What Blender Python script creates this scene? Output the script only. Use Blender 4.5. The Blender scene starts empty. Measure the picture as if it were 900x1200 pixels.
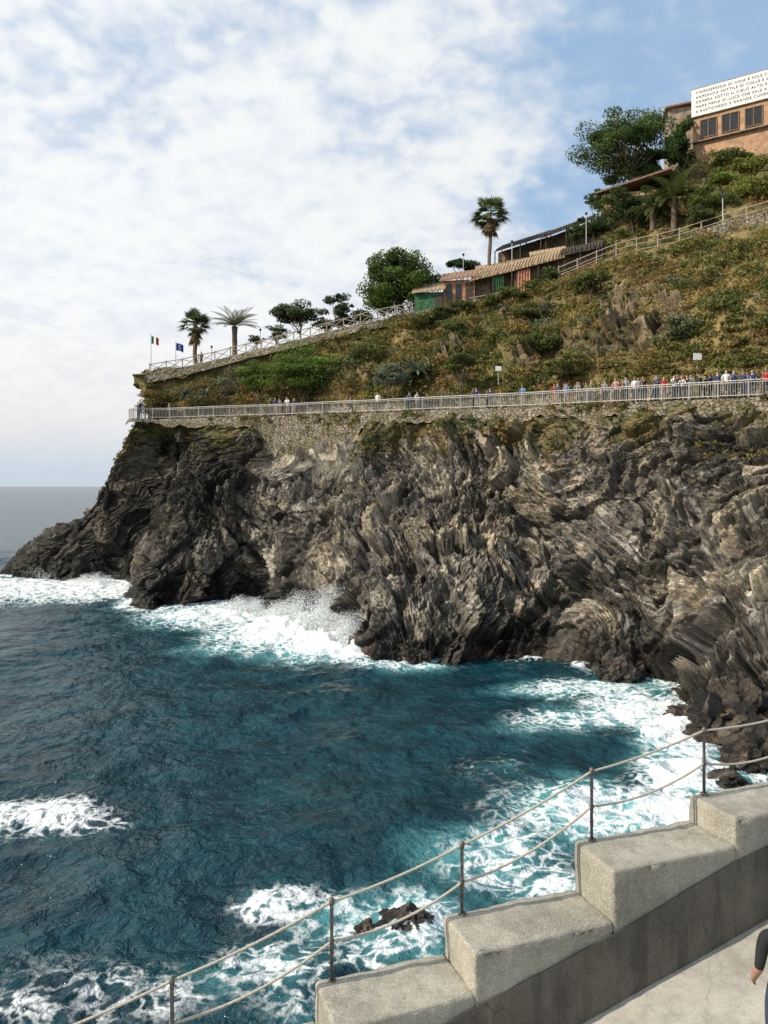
import bpy, math, random, bmesh
import numpy as np
from mathutils import Vector, Matrix
from mathutils.bvhtree import BVHTree
random.seed(5)
rng=np.random.default_rng(7)
H=11.0
def P(px,py,D): return np.array([(px-450)/900*D, D, H+(570-py)/900*D])
def SEA(px,py):
    D=9900.0/(py-570); return np.array([(px-450)/900*D,D,0.0])
scene=bpy.context.scene; col=scene.collection

# ---------------------------------------------------------------- noise
_p=rng.permutation(256)
_g=rng.normal(size=(256,3)); _g/=np.linalg.norm(_g,axis=1)[:,None]
_r=rng.random((256,3))
def _h(i,j,k): return _p[(_p[(_p[i&255]+j)&255]+k)&255]
def pn(p):
    p=np.asarray(p,float); pi=np.floor(p).astype(np.int64); f=p-pi
    u=f*f*f*(f*(f*6-15)+10)
    x,y,z=pi[:,0],pi[:,1],pi[:,2]
    def g(i,j,k):
        gg=_g[_h(x+i,y+j,z+k)]
        return gg[:,0]*(f[:,0]-i)+gg[:,1]*(f[:,1]-j)+gg[:,2]*(f[:,2]-k)
    ux,uy,uz=u.T
    def L(a,b,t): return a+(b-a)*t
    return 1.5*L(L(L(g(0,0,0),g(1,0,0),ux),L(g(0,1,0),g(1,1,0),ux),uy),
             L(L(g(0,0,1),g(1,0,1),ux),L(g(0,1,1),g(1,1,1),ux),uy),uz)
def fbm(p,o=4,gain=.5):
    a=1;s=0;q=np.array(p,float)
    for i in range(o): s=s+a*pn(q); q=q*2.03+17.3; a*=gain
    return s
def worleyv(p):
    p=np.asarray(p,float); pi=np.floor(p).astype(np.int64)
    f1=np.full(len(p),9e9); f2=f1.copy(); cid=np.zeros(len(p),np.int64); dv=np.zeros_like(p)
    for i in (-1,0,1):
        for j in (-1,0,1):
            for k in (-1,0,1):
                c=pi+np.array([i,j,k]); h=_h(c[:,0],c[:,1],c[:,2])
                dd=p-(c+_r[h]); d=(dd**2).sum(1)
                m=d<f1
                f2=np.where(m,f1,np.minimum(f2,d)); cid=np.where(m,h,cid); f1=np.where(m,d,f1); dv=np.where(m[:,None],dd,dv)
    return np.sqrt(f1),np.sqrt(f2),cid,dv
def facet(p,amp,slope):
    a,b,c,dv=worleyv(p); return (c/255.-.5)*amp+slope*(dv*_g[(c+77)&255]).sum(1), b-a, c/255.
def sm(a,b,x):
    t=np.clip((x-a)/(b-a),0,1); return t*t*(3-2*t)
def lerp3(a,b,t): return np.asarray(a)[None,:]*(1-t)[:,None]+np.asarray(b)[None,:]*t[:,None]

# ---------------------------------------------------------------- mesh helpers
def mesh_np(name,V,F,mat=None,smooth=False,fl=None,cl=None):
    V=np.asarray(V,np.float32); F=np.asarray(F,np.int32)
    me=bpy.data.meshes.new(name); nf,k=F.shape
    me.vertices.add(len(V)); me.vertices.foreach_set('co',V.ravel())
    me.loops.add(nf*k); me.loops.foreach_set('vertex_index',F.ravel())
    me.polygons.add(nf); me.polygons.foreach_set('loop_start',np.arange(0,nf*k,k,dtype=np.int32))
    me.update(calc_edges=True)
    me.polygons.foreach_set('use_smooth',np.full(nf,smooth))
    for n,a in (fl or {}).items():
        at=me.attributes.new(n,'FLOAT','POINT'); at.data.foreach_set('value',np.asarray(a,np.float32))
    for n,a in (cl or {}).items():
        at=me.attributes.new(n,'FLOAT_COLOR','POINT'); c=np.ones((len(V),4),np.float32); c[:,:3]=a
        at.data.foreach_set('color',c.ravel())
    if mat: me.materials.append(mat)
    me.update()
    return me
def add(name,me,loc=(0,0,0)):
    o=bpy.data.objects.new(name,me); o.location=loc; col.objects.link(o); return o
def gridF(nu,nv):
    i=np.arange(nu*nv).reshape(nu,nv)
    return np.stack([i[:-1,:-1],i[1:,:-1],i[1:,1:],i[:-1,1:]],-1).reshape(-1,4)
def empty(name,loc,label,cat,group=None):
    o=bpy.data.objects.new(name,None); o.location=Vector([float(v) for v in loc]); o.empty_display_size=.3
    col.objects.link(o); o["label"]=label; o["category"]=cat
    if group:o["group"]=group
    return o
def tag(o,label,cat,group=None):
    o["label"]=label;o["category"]=cat
    if group:o["group"]=group
    return o
def par(c,p):
    c.parent=p; c.matrix_parent_inverse=Matrix.Translation(p.location).inverted(); return c
def resample(C,n):
    C=np.asarray(C,float); m=len(C)
    d=np.linalg.norm(np.diff(C,axis=0),axis=-1)
    while d.ndim>1: d=d.mean(-1)
    cum=np.concatenate([[0],np.cumsum(d)]); s=np.linspace(0,cum[-1],n)
    k=np.clip(np.searchsorted(cum,s,side='right')-1,0,m-2); t=(s-cum[k])/d[k]
    t=np.clip(t,0,1)
    E=np.concatenate([[2*C[0]-C[1]],C,[2*C[-1]-C[-2]]])
    p0,p1,p2,p3=E[k],E[k+1],E[k+2],E[k+3]
    t=t.reshape((-1,)+(1,)*(C.ndim-1))
    return .5*((2*p1)+(-p0+p2)*t+(2*p0-5*p1+4*p2-p3)*t*t+(-p0+3*p1-3*p2+p3)*t**3)
def grid_normals(G):
    a=np.gradient(G,axis=0); b=np.gradient(G,axis=1); n=np.cross(a,b)
    return n/(np.linalg.norm(n,axis=-1,keepdims=True)+1e-9)
class B:
    def __init__(s): s.v=[];s.f=[];s.m=[]
    def box(s,c,sz,X=(1,0,0),Y=(0,1,0),Z=(0,0,1),m=0):
        c=Vector([float(q) for q in c]);X=Vector(X).normalized();Y=Vector(Y).normalized();Z=Vector(Z).normalized()
        n=len(s.v)
        for k in (-1,1):
            for j in (-1,1):
                for i in (-1,1):
                    s.v.append(c+X*(i*sz[0]/2)+Y*(j*sz[1]/2)+Z*(k*sz[2]/2))
        for f in ((0,2,3,1),(4,5,7,6),(0,1,5,4),(2,6,7,3),(0,4,6,2),(1,3,7,5)):
            s.f.append(tuple(n+q for q in f)); s.m.append(m)
    def beam(s,a,b,w,h=None,m=0):
        a=Vector([float(q) for q in a]);b=Vector([float(q) for q in b]);d=b-a
        if d.length<1e-6:return
        u=d.normalized(); side=u.cross(Vector((0,0,1)))
        if side.length<.05: side=Vector((1,0,0))
        side.normalize(); up=side.cross(u)
        s.box((a+b)/2,(d.length,w,h or w),u,side,up,m)
    def tube(s,pts,rad,seg=8,m=0,cap=True):
        pts=[Vector([float(q) for q in p]) for p in pts]; n0=len(s.v)
        if not hasattr(rad,'__len__'): rad=[rad]*len(pts)
        prev=None
        for i,p in enumerate(pts):
            d=(pts[min(i+1,len(pts)-1)]-pts[max(i-1,0)])
            d.normalize()
            if prev is None: a=d.orthogonal().normalized()
            else: a=(prev-d*prev.dot(d)).normalized()
            prev=a; b=d.cross(a)
            for k in range(seg):
                t=2*math.pi*k/seg; s.v.append(p+(a*math.cos(t)+b*math.sin(t))*rad[i])
        for i in range(len(pts)-1):
            for k in range(seg):
                q=n0+i*seg; k2=(k+1)%seg
                s.f.append((q+k,q+k2,q+seg+k2,q+seg+k)); s.m.append(m)
        if cap:
            s.f.append(tuple(n0+k for k in range(seg))[::-1]); s.m.append(m)
            q=n0+(len(pts)-1)*seg; s.f.append(tuple(q+k for k in range(seg))); s.m.append(m)
    def quad(s,*p,m=0):
        n=len(s.v); s.v+= [Vector([float(q) for q in a]) for a in p]; s.f.append(tuple(range(n,n+len(p)))); s.m.append(m)
    def mesh(s,name,mats,smooth=False):
        me=bpy.data.meshes.new(name); me.from_pydata([tuple(v) for v in s.v],[],s.f)
        for mm in (mats if isinstance(mats,(list,tuple)) else [mats]): me.materials.append(mm)
        me.polygons.foreach_set('material_index',s.m)
        me.polygons.foreach_set('use_smooth',[smooth]*len(s.f)); me.update(); return me

# ---------------------------------------------------------------- material helpers
class NT:
    def __init__(s,nt): s.nt=nt
    def n(s,t,**k):
        x=s.nt.nodes.new(t)
        for a,v in k.items(): setattr(x,a,v)
        return x
    def l(s,a,b): s.nt.links.new(a,b)
    def noise(s,vec,scale,det=6,rough=.6,dist=0):
        x=s.n('ShaderNodeTexNoise'); x.inputs['Scale'].default_value=scale;x.inputs['Detail'].default_value=det
        x.inputs['Roughness'].default_value=rough; x.inputs['Distortion'].default_value=dist
        if vec is not None: s.l(vec,x.inputs['Vector'])
        return x.outputs['Fac']
    def m(s,op,a,b=None,c=None,clamp=False):
        x=s.n('ShaderNodeMath',operation=op); x.use_clamp=clamp
        for i,v in enumerate((a,b,c)):
            if v is None: continue
            if isinstance(v,(int,float)): x.inputs[i].default_value=v
            else: s.l(v,x.inputs[i])
        return x.outputs[0]
    def mix(s,f,a,b,mode='MIX'):
        x=s.n('ShaderNodeMix',data_type='RGBA',blend_type=mode)
        for i,v in ((0,f),(6,a),(7,b)):
            if isinstance(v,(int,float)): x.inputs[i].default_value=v
            elif isinstance(v,(tuple,list)): x.inputs[i].default_value=(*v,1)[:4]
            else: s.l(v,x.inputs[i])
        return x.outputs[2]
    def rng(s,v,a,b,c=0,d=1,smooth=True):
        x=s.n('ShaderNodeMapRange'); x.interpolation_type='SMOOTHSTEP' if smooth else 'LINEAR'
        s.l(v,x.inputs[0])
        for i,q in enumerate((a,b,c,d)): x.inputs[i+1].default_value=q
        return x.outputs[0]
    def bump(s,h,st,dist,nrm=None):
        x=s.n('ShaderNodeBump'); x.inputs['Strength'].default_value=st; x.inputs['Distance'].default_value=dist
        s.l(h,x.inputs['Height'])
        if nrm is not None: s.l(nrm,x.inputs['Normal'])
        return x.outputs[0]
def newmat(name):
    m=bpy.data.materials.new(name); m.use_nodes=True; N=NT(m.node_tree)
    b=m.node_tree.nodes['Principled BSDF']
    return m,N,b
def plain(name,c,rough=.7,var=.25,scale=6,bump=.0,metal=0,spec=.3):
    m,N,b=newmat(name)
    tc=N.n('ShaderNodeTexCoord').outputs['Object']
    f=N.noise(tc,scale,4)
    c2=N.mix(N.rng(f,.3,.7),tuple(v*(1-var) for v in c),tuple(min(1,v*(1+var)) for v in c))
    N.l(c2,b.inputs['Base Color']); b.inputs['Roughness'].default_value=rough; b.inputs['Metallic'].default_value=metal
    b.inputs['Specular IOR Level'].default_value=spec
    if bump: N.l(N.bump(f,bump,.02),b.inputs['Normal'])
    return m
def leafmat(name='foliage',trans=.28):
    m,N,b=newmat(name)
    a=N.n('ShaderNodeAttribute',attribute_name='col').outputs['Color']
    N.l(a,b.inputs['Base Color']); b.inputs['Roughness'].default_value=.65; b.inputs['Specular IOR Level'].default_value=.2
    t=N.n('ShaderNodeBsdfTranslucent'); N.l(a,t.inputs['Color'])
    mx=N.n('ShaderNodeMixShader'); mx.inputs[0].default_value=trans
    out=m.node_tree.nodes['Material Output']
    N.l(b.outputs[0],mx.inputs[1]);N.l(t.outputs[0],mx.inputs[2]);N.l(mx.outputs[0],out.inputs[0])
    return m
M_leaf=leafmat()
def rockmat(name,rough=.85):
    m,N,b=newmat(name)
    a=N.n('ShaderNodeAttribute',attribute_name='col').outputs['Color']
    wet=N.n('ShaderNodeAttribute',attribute_name='wet').outputs['Fac']
    s=N.n('ShaderNodeAttribute',attribute_name='strata').outputs['Fac']
    geo=N.n('ShaderNodeNewGeometry').outputs['Position']
    f1=N.noise(geo,1.8,7,.7); f2=N.noise(geo,10,3,.7)
    cx=N.n('ShaderNodeCombineXYZ'); N.l(N.m('MULTIPLY',s,9.),cx.inputs[0]); N.l(N.m('MULTIPLY',f1,2.2),cx.inputs[1])
    f3=N.noise(cx.outputs[0],1.6,4,.7)
    k=N.m('MULTIPLY',N.rng(f1,.28,.72,.5,1.5),N.rng(f3,.3,.7,.62,1.38))
    k=N.m('MULTIPLY',k,N.rng(f2,.3,.7,.65,1.35))
    cm=N.n('ShaderNodeVectorMath',operation='SCALE'); N.l(a,cm.inputs[0]); N.l(k,cm.inputs['Scale'])
    N.l(cm.outputs[0],b.inputs['Base Color'])
    N.l(N.rng(wet,0,1,rough,.35),b.inputs['Roughness']); b.inputs['Specular IOR Level'].default_value=.35
    hh=N.m('ADD',N.m('MULTIPLY',f3,.9),N.m('MULTIPLY',f1,1.2))
    N.l(N.bump(hh,.9,.15),b.inputs['Normal'])
    return m
M_rock=rockmat('rock')

# ---------------------------------------------------------------- CLIFF
CC=[]
def colp(l,uz=-3.,out=(-.3,-2.)):
    w=l[0]; base=w+np.array([out[0],out[1],uz]); return [base]+list(l)
def C(*a): return [P(*q) for q in a]
def A(*a): return [np.array(q,float) for q in a]
CC.append(colp(A((0,140,0),(0,135,6),(0,128,11),(0,122,15),(0,112,18.3)),out=(0,2)))
CC.append(colp(A((-36,124,0),(-32,119,4.5),(-27,114,9),(-22,108,13.5),(-19,100,18.3)),out=(-2,2)))
CC.append(colp(C((8,672,97),(46,632,96),(97,592,93),(134,546,88),(158,492,84)),out=(-2,0)))
CC.append(colp(C((75,682,88.4),(100,642,88),(132,600,87),(156,550,85.5),(190,491,83))))
CC.append(colp(C((150,685,86),(165,640,86),(185,600,85),(200,550,84),(220,490,81.7))))
CC.append(colp(C((160,712,69.7),(168,665,71),(208,615,75),(232,550,78.5),(250,489,80.3)),out=(-2,-1)))
CC.append(colp(C((222,712,69.7),(225,655,71),(245,605,74),(268,550,77),(285,488,79))))
CC.append(colp(C((292,707,72.3),(300,660,72),(310,605,73.5),(320,550,75.3),(330,487,77))))
CC.append(colp(C((350,738,58.9),(350,690,61),(355,620,66),(365,550,71.5),(375,485,74.3))))
CC.append(colp(C((440,775,48.3),(430,700,53),(430,620,60),(435,550,66),(440,483,70.5))))
CC.append(colp(C((520,782,46.7),(520,700,51),(520,620,57),(520,550,62),(520,480,66))))
CC.append(colp(C((620,775,48.3),(620,700,51.5),(615,620,55.5),(610,550,58.5),(610,477,61.5))))
CC.append(colp(C((700,793,44.4),(700,710,47.5),(700,630,51),(700,550,54),(700,473,57))))
CC.append(colp(C((785,812,41),(790,730,44),(792,640,47.2),(795,550,50),(795,469,52.8))))
CC.append(colp(C((838,880,31.9),(858,790,36),(875,670,41.5),(882,560,46),(890,465,49.3))))
CC.append(colp(C((960,930,27.5),(980,800,32),(990,670,38),(1000,560,43),(1000,460,46))))
CC.append(colp(A((27,24,0),(29,27,5),(32,31,10),(35,35,14),(38,40,16.8))))
CC=np.array(CC)
NU,NV=1400,480
G=resample(CC,NU); G=np.swapaxes(resample(np.swapaxes(G,0,1),NV),0,1)
Edge=G[:,-1,:].copy()
nrm=grid_normals(G)
if nrm[NU//2,NV//2,1]>0: nrm=-nrm
vv=np.linspace(0,1,NV)[None,:].repeat(NU,0).ravel()
p=G.reshape(-1,3); n=nrm.reshape(-1,3)
def saw(x,a=.8):
    f=x-np.floor(x); return np.where(f<a,f/a,(1-f)/(1-a))
def bedding(p):
    wp_=p+1.2*np.stack([pn(p/4),pn(p/4+9),pn(p/4+19)],1)
    a_,b_,c_,dv=worleyv(wp_/np.array([9,16,8])+3)
    x=p[:,0]
    th0=np.interp(x,[-40,-12,0,8,30],[-40,-36,-20,35,55])
    th=np.radians(th0+(c_/255.-.5)*40)+.33*pn(p/7+4)
    cx=np.cos(th);sx=np.sin(th)
    px_=p[:,0]; pz_=p[:,2]
    S=cx*(px_+.25*p[:,1])+sx*pz_; Al=-sx*(px_+.25*p[:,1])+cx*pz_
    S=S+.55*pn(p/4+3)+.18*pn(p/1.6+7)
    return S,Al,b_-a_
S,Al,blk=bedding(p)
qb=np.stack([Al*.75,p[:,1]*.7,S*1.0],1)+.12*np.stack([pn(p/.9),pn(p/.9+9),pn(p/.9+19)],1)
F1,e1,c1=facet(qb/2.9,1.35,1.15)
F2,e2,c2=facet(qb/1.1+11,.38,.45)
F3,e3,c3=facet(qb/.4+23,.19,.23)
big=fbm(p/np.array([8,9,12])+5,2)*1.6
brk=sm(-.25,.35,pn(p/3+40))
lay=(saw(S/.62+.3*pn(p/2.5))-.5)*.19*(.3+brk)+(saw(S/.25+.3*pn(p/1.3+4))-.5)*.15*(1.3-brk*.7)+(saw(S/.12)-.5)*.06
d=big+F1*sm(0,.08,e1)+F2+F3+lay+fbm(p/.4,2)*.06
d*= (1-.35*sm(-18,-28,p[:,0])); d-=.9*sm(-20,-30,p[:,0])*sm(.2,.5,vv)
ppx_=450+900*p[:,0]/np.maximum(p[:,1],1)
wallz=sm(300,312,ppx_)*sm(425,413,ppx_)*(p[:,1]<85)
damp=1-.75*sm(.88,1,vv)
damp=np.minimum(damp,1-.85*wallz*sm(.70,.78,vv))
d=d*damp+.2*(1-damp)*fbm(p/1.5,3)
p2=p+n*d[:,None]
p2[:,2]=np.where(vv>.96,np.minimum(p2[:,2],Edge[:,2].repeat(NV)-.3-.5*np.clip(pn(p/2.2+60),0,1)),p2[:,2])
inw=np.array([.53,.85,0])
p2+=inw*(.45*sm(.9,1,vv)+1.1*wallz*sm(.72,.8,vv))[:,None]
tone=.5*pn(np.stack([S*1.5,S*0+3.3,p[:,0]*.15],1))+.5*pn(np.stack([S*5.5,p[:,1]*.25,Al*.5],1))+.7*(c2-.5)+.65*(c3-.5)+.5*pn(p/5+81)-.08
dark=(.050,.044,.036); mid=(.165,.148,.120); lite=(.43,.39,.315)
c=lerp3(dark,mid,sm(-.6,.2,tone)); tl=sm(.12,.95,tone+.6*(c1-.5))
c=c*(1-tl)[:,None]+np.array(lite)*tl[:,None]
ft=sm(.86,.9,c1)*.55+sm(.9,.93,c2)*.45
for (a_,b_,D_,r_) in ((505,530,64,1.6),(572,635,57,1.3),(405,592,63,1.5),(455,600,61,1.2),(380,655,60,1.1),(630,545,59,1.3),(705,520,57,1.4)):
    qd=P(a_,b_,D_); ft=ft+.75*np.exp(-(((p-qd)/np.array([r_,5,r_*1.1]))**2@np.ones(3))**2)*sm(.15,.5,c2+.2)
ft=np.clip(ft,0,.85)
c=c*(1-ft)[:,None]+np.array((.45,.38,.27))*ft[:,None]
grn=sm(.1,.6,pn(p/5+14))*.25; c=c*(1-grn)[:,None]+np.array((.14,.13,.08))*grn[:,None]
zc=P(770,680,45); wgt=np.exp(-((p-zc)/np.array([8,10,4.5]))**2@np.ones(3))
st=sm(.1,.6,pn(np.stack([S*3.0,p[:,0]*.5,p[:,2]*.5],1))+.5*pn(p/1.1))
c=c*(1-(wgt*st*.75))[:,None]+np.array((.64,.60,.53))*(wgt*st*.75)[:,None]
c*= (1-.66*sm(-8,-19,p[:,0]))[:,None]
c*= (.6+.4*sm(.0,.07,e1))[:,None]*(.8+.2*sm(0,.08,e2))[:,None]  # shade painted into the rock colour along gaps between facets
wet=sm(4.0,1.0,p2[:,2]+1.8*pn(p/3+11)+1.2*pn(p/1.1))
rust=sm(1.3,.4,p2[:,2])*sm(.1,.5,pn(p/2+4))*sm(-8,0,p[:,0])
c*= (1-.80*wet)[:,None]
c=c*(1-.5*rust)[:,None]+np.array((.10,.045,.03))*(.5*rust)[:,None]
ver=sm(.0,.5,pn(p/3.5+21)+1.6*(vv-.86)/.14)*sm(.74,.9,vv)
c=c*(1-ver*.7)[:,None]+lerp3((.22,.165,.06),(.10,.105,.03),sm(-.3,.3,pn(p/1.7+8)))*(ver*.7)[:,None]
cliffV=p2
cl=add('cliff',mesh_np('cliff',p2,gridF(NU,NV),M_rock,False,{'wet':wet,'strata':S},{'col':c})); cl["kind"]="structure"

Epx=450+900*Edge[:,0]/Edge[:,1]
i0=int(np.argmin(np.where(Edge[:,1]<86,Epx,9e9)))
EP=Edge[i0:]; Epx=Epx[i0:]
tipv=P(149,492,84.6); EP=np.concatenate([[tipv],EP]); Epx=np.concatenate([[149],Epx])
def edge(px):
    return np.array([np.interp(px,Epx,EP[:,k]) for k in range(3)])
def inn(px):
    t=edge(px+8)-edge(px-8); t[2]=0; t/=np.linalg.norm(t); nn=np.array([-t[1],t[0],0])
    return nn if nn[1]>0 else -nn
# ---------------------------------------------------------------- HILLSIDE
W=2.8
hp=[160,185,220,260,330,420,500,575,650,720,790,860,930,1000,1150]
topy={160:442,185:436,220:430,260:421,330:404,420:381,500:364,575:347,650:330,720:301,790:285,860:262,930:245,1000:232,1150:205}
topD={160:86.8,185:87,220:86.6,260:86,330:84,420:82,500:80,575:78,650:76,720:74,790:71.5,860:69,930:66,1000:63,1150:57}
ridy={160:444,185:437,220:432,260:423,330:405,420:383,500:362,575:340,650:292,720:246,790:205,860:178,930:168,1000:160,1150:140}
HC=[]
def hcol(px):
    h0=edge(px)+inn(px)*W; T=P(px,topy[px],topD[px])
    a=h0*.80+T*.20; a[2]+=(T[2]-h0[2])*.24
    b=h0*.5+T*.5;  b[2]+=(T[2]-h0[2])*.13
    t2=T+np.array([.3,2.5,.12]); R=P(px,ridy[px],94 if px<600 else 91)
    if px<560: R[2]=T[2]+.3
    m=(t2+R)/2
    bk=R+np.array([4,12,.3]); bk2=R+np.array([10,60,-8])
    return [h0-np.array([0,0,.25]),h0+np.array([.05,.1,.5]),a,b,T-(T-b)*.12,T,t2,m,R,bk,bk2]
first=hcol(160)
w1=[q+np.array([6.,14.,-.3]) if i<5 else q+np.array([6,14.,-.2]) for i,q in enumerate(first)]
w2=[q+np.array([22.,24.,-.5]) for q in first]
HC=np.array([w2,w1]+[hcol(x) for x in hp])
HU,HV=680,330
HG=resample(HC,HU); HG=np.swapaxes(resample(np.swapaxes(HG,0,1),HV),0,1)
hn=grid_normals(HG)
if hn[HU//2,60,1]>0: hn=-hn
hv=np.linspace(0,1,HV)[None].repeat(HU,0).ravel()
q=HG.reshape(-1,3); nn=hn.reshape(-1,3)
chord=np.linalg.norm(np.diff(HC,axis=1),axis=-1).mean(0); cc=np.concatenate([[0],np.cumsum(chord)])/chord.sum()
vT=cc[5]
bd=sm(0.01,.05,hv)*(1-.92*np.exp(-((hv-vT)/.03)**2))
def rockiness(q):
    return sm(.28,.55,pn(q/5+33)*.8+1.0*np.exp(-((q-P(748,385,63))/np.array([2.6,7,4.5]))**2@np.ones(3))+.5*np.exp(-((q-P(600,420,67))/np.array([5,6,2.0]))**2@np.ones(3))+.4*np.exp(-((q-P(520,400,72))/np.array([3,6,2.0]))**2@np.ones(3)))
rk=rockiness(q)
Sh,Ah,_=bedding(q)
Fh,eh,ch=facet(np.stack([Ah*.5,q[:,1],Sh*1.2],1)/1.5,1.0,.9)
gul=(1-np.abs(pn(np.stack([q[:,0]/4.5,q[:,1]/14,q[:,2]*0+2],1)))*2.2)
hd=(fbm(q/4.5+1,4)*1.1-gul*.7+rk*(.6+Fh*1.1+(saw(Sh/.8)-.5)*.4))*bd
q2=q+nn*hd[:,None]
hc=lerp3((.25,.185,.07),(.13,.125,.04),sm(-.35,.35,pn(q/3)+.5*pn(q/.8)))
hc=hc*(1-rk*.8)[:,None]+lerp3((.095,.072,.046),(.30,.23,.14),sm(-.4,.7,pn(q/1.2)+.8*(ch-.5)))*(rk*.8)[:,None]
hill=add('hillside',mesh_np('hillside',q2,gridF(HU,HV),M_rock,False,{'wet':q2[:,0]*0,'strata':Sh},{'col':hc})); hill["kind"]="structure"
sub=q2.reshape(HU,HV,3)[::3,::2]; su,sv=sub.shape[:2]
bvh=BVHTree.FromPolygons([tuple(v) for v in sub.reshape(-1,3)],[tuple(int(k) for k in f) for f in gridF(su,sv)])
def ground(x,y):
    h=bvh.ray_cast(Vector((float(x),float(y),200)),Vector((0,0,-1)))
    return h[0].z if h[0] is not None else 20.
def onhill(px,D,dz=0):
    x=(px-450)/900*D; return np.array([x,D,ground(x,D)+dz])

# ---------------------------------------------------------------- PATH
pxs=np.linspace(150,1010,240)
o_=np.array([edge(x) for x in pxs]); i_=np.array([edge(x)+inn(x)*(W+.4) for x in pxs])
o_[:,2]+=.02; i_[:,2]=o_[:,2]
mid_=(o_+i_)/2
M_path=plain('path_stone',(.36,.32,.26),.9,.25,3,.3)
V=np.stack([o_,mid_,i_],1)
pth=add('path',mesh_np('path',V.reshape(-1,3),gridF(len(pxs),3),M_path)); pth["kind"]="structure"

def stonemat(name,c1,c2,sc=2.6):
    m,N,b=newmat(name)
    geo=N.n('ShaderNodeNewGeometry').outputs['Position']
    mp=N.n('ShaderNodeMapping'); mp.inputs['Scale'].default_value=(sc,sc,sc*1.7); N.l(geo,mp.inputs[0])
    v=N.n('ShaderNodeTexVoronoi'); v.inputs['Scale'].default_value=1; N.l(mp.outputs[0],v.inputs['Vector'])
    e=N.n('ShaderNodeTexVoronoi',feature='DISTANCE_TO_EDGE'); e.inputs['Scale'].default_value=1; N.l(mp.outputs[0],e.inputs['Vector'])
    sp=N.n('ShaderNodeSeparateColor'); N.l(v.outputs['Color'],sp.inputs[0])
    f=N.noise(geo,5,4); f0=N.noise(geo,.7,3)
    cc_=N.mix(sp.outputs[0],c1,c2); cc_=N.mix(N.rng(f,.3,.7,0,.5),cc_,tuple(x*.45 for x in c1))
    cc_=N.mix(N.rng(f0,.42,.6,0,.7),cc_,(.14,.12,.05))
    ed=N.rng(e.outputs['Distance'],.01,.1)
    cc_=N.mix(ed,(.035,.03,.022),cc_)
    N.l(cc_,b.inputs['Base Color']); b.inputs['Roughness'].default_value=.9
    N.l(N.bump(ed,.8,.08),b.inputs['Normal'])
    return m
M_stone=stonemat('dry_stone',(.20,.165,.12),(.42,.36,.27))
def wallstrip(name,pts,hts,th,label,dz=0.0,mat=None,out=None):
    rows=[]; pts=np.array(pts); k=7
    for i,pt in enumerate(pts):
        o=out[i]; r=[]
        for j in range(k):
            z=pt[2]+dz-hts[i]*(j/(k-1)); jit=(random.random()-.5)*.12
            r.append([pt[0]+o[0]*(th+j*.05+jit),pt[1]+o[1]*(th+j*.05+jit),z])
        r.insert(0,[pt[0]-o[0]*.25,pt[1]-o[1]*.25,pt[2]+dz]); rows.append(r)
    R=np.array(rows)
    ob=add(name,mesh_np(name,R.reshape(-1,3),gridF(len(pts),k+1),mat or M_stone))
    tag(ob,label,'wall'); return ob
xs=np.linspace(150,1010,400)
jn=pn(np.stack([xs/31,xs*0,xs*0+.5],1))+.6*pn(np.stack([xs/9,xs*0,xs*0+5.5],1))
ht=np.interp(xs,[150,250,300,308,415,425,500,560,700,900,1010],[.6,.7,1.2,4.3,4.5,1.1,.9,1.5,.9,1.4,1.4])+.7*jn
wallstrip('stone_wall',[edge(x) for x in xs],np.maximum(ht,.35),.02,'rough dry stone retaining wall holding up the cliff path',-.02,out=[-inn(x) for x in xs])
xs=np.linspace(172,1010,300)
ht=np.interp(xs,[172,400,700,1010],[1.1,1.0,1.3,1.3])
wallstrip('stone_wall',[edge(x)+inn(x)*(W+.15)+np.array([0,0,h]) for x,h in zip(xs,ht)],ht,.1,'low dry stone wall along inner side of the path',0,out=[-inn(x) for x in xs])
def topline(px):
    ks=sorted(topy); return P(px,np.interp(px,ks,[topy[k] for k in ks]),np.interp(px,ks,[topD[k] for k in ks]))
xs=np.linspace(172,560,160)
wallstrip('stone_wall',[topline(x)-np.array([.1,.5,0.05]) for x in xs],np.interp(xs,[172,300,500,560],[1.2,.8,1.0,.6]),.1,'dry stone terrace wall below the wooden fence',0,out=[(-.35,-.93,0)]*len(xs))
xs=np.linspace(810,940,80)
wallstrip('stone_wall',[topline(x)-np.array([.2,1.1,-.1]) for x in xs],np.interp(xs,[810,860,940],[1.4,2.6,3.0]),.1,'dry stone terrace wall among hillside scrub',0,out=[(-.45,-.89,0)]*len(xs))

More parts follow.
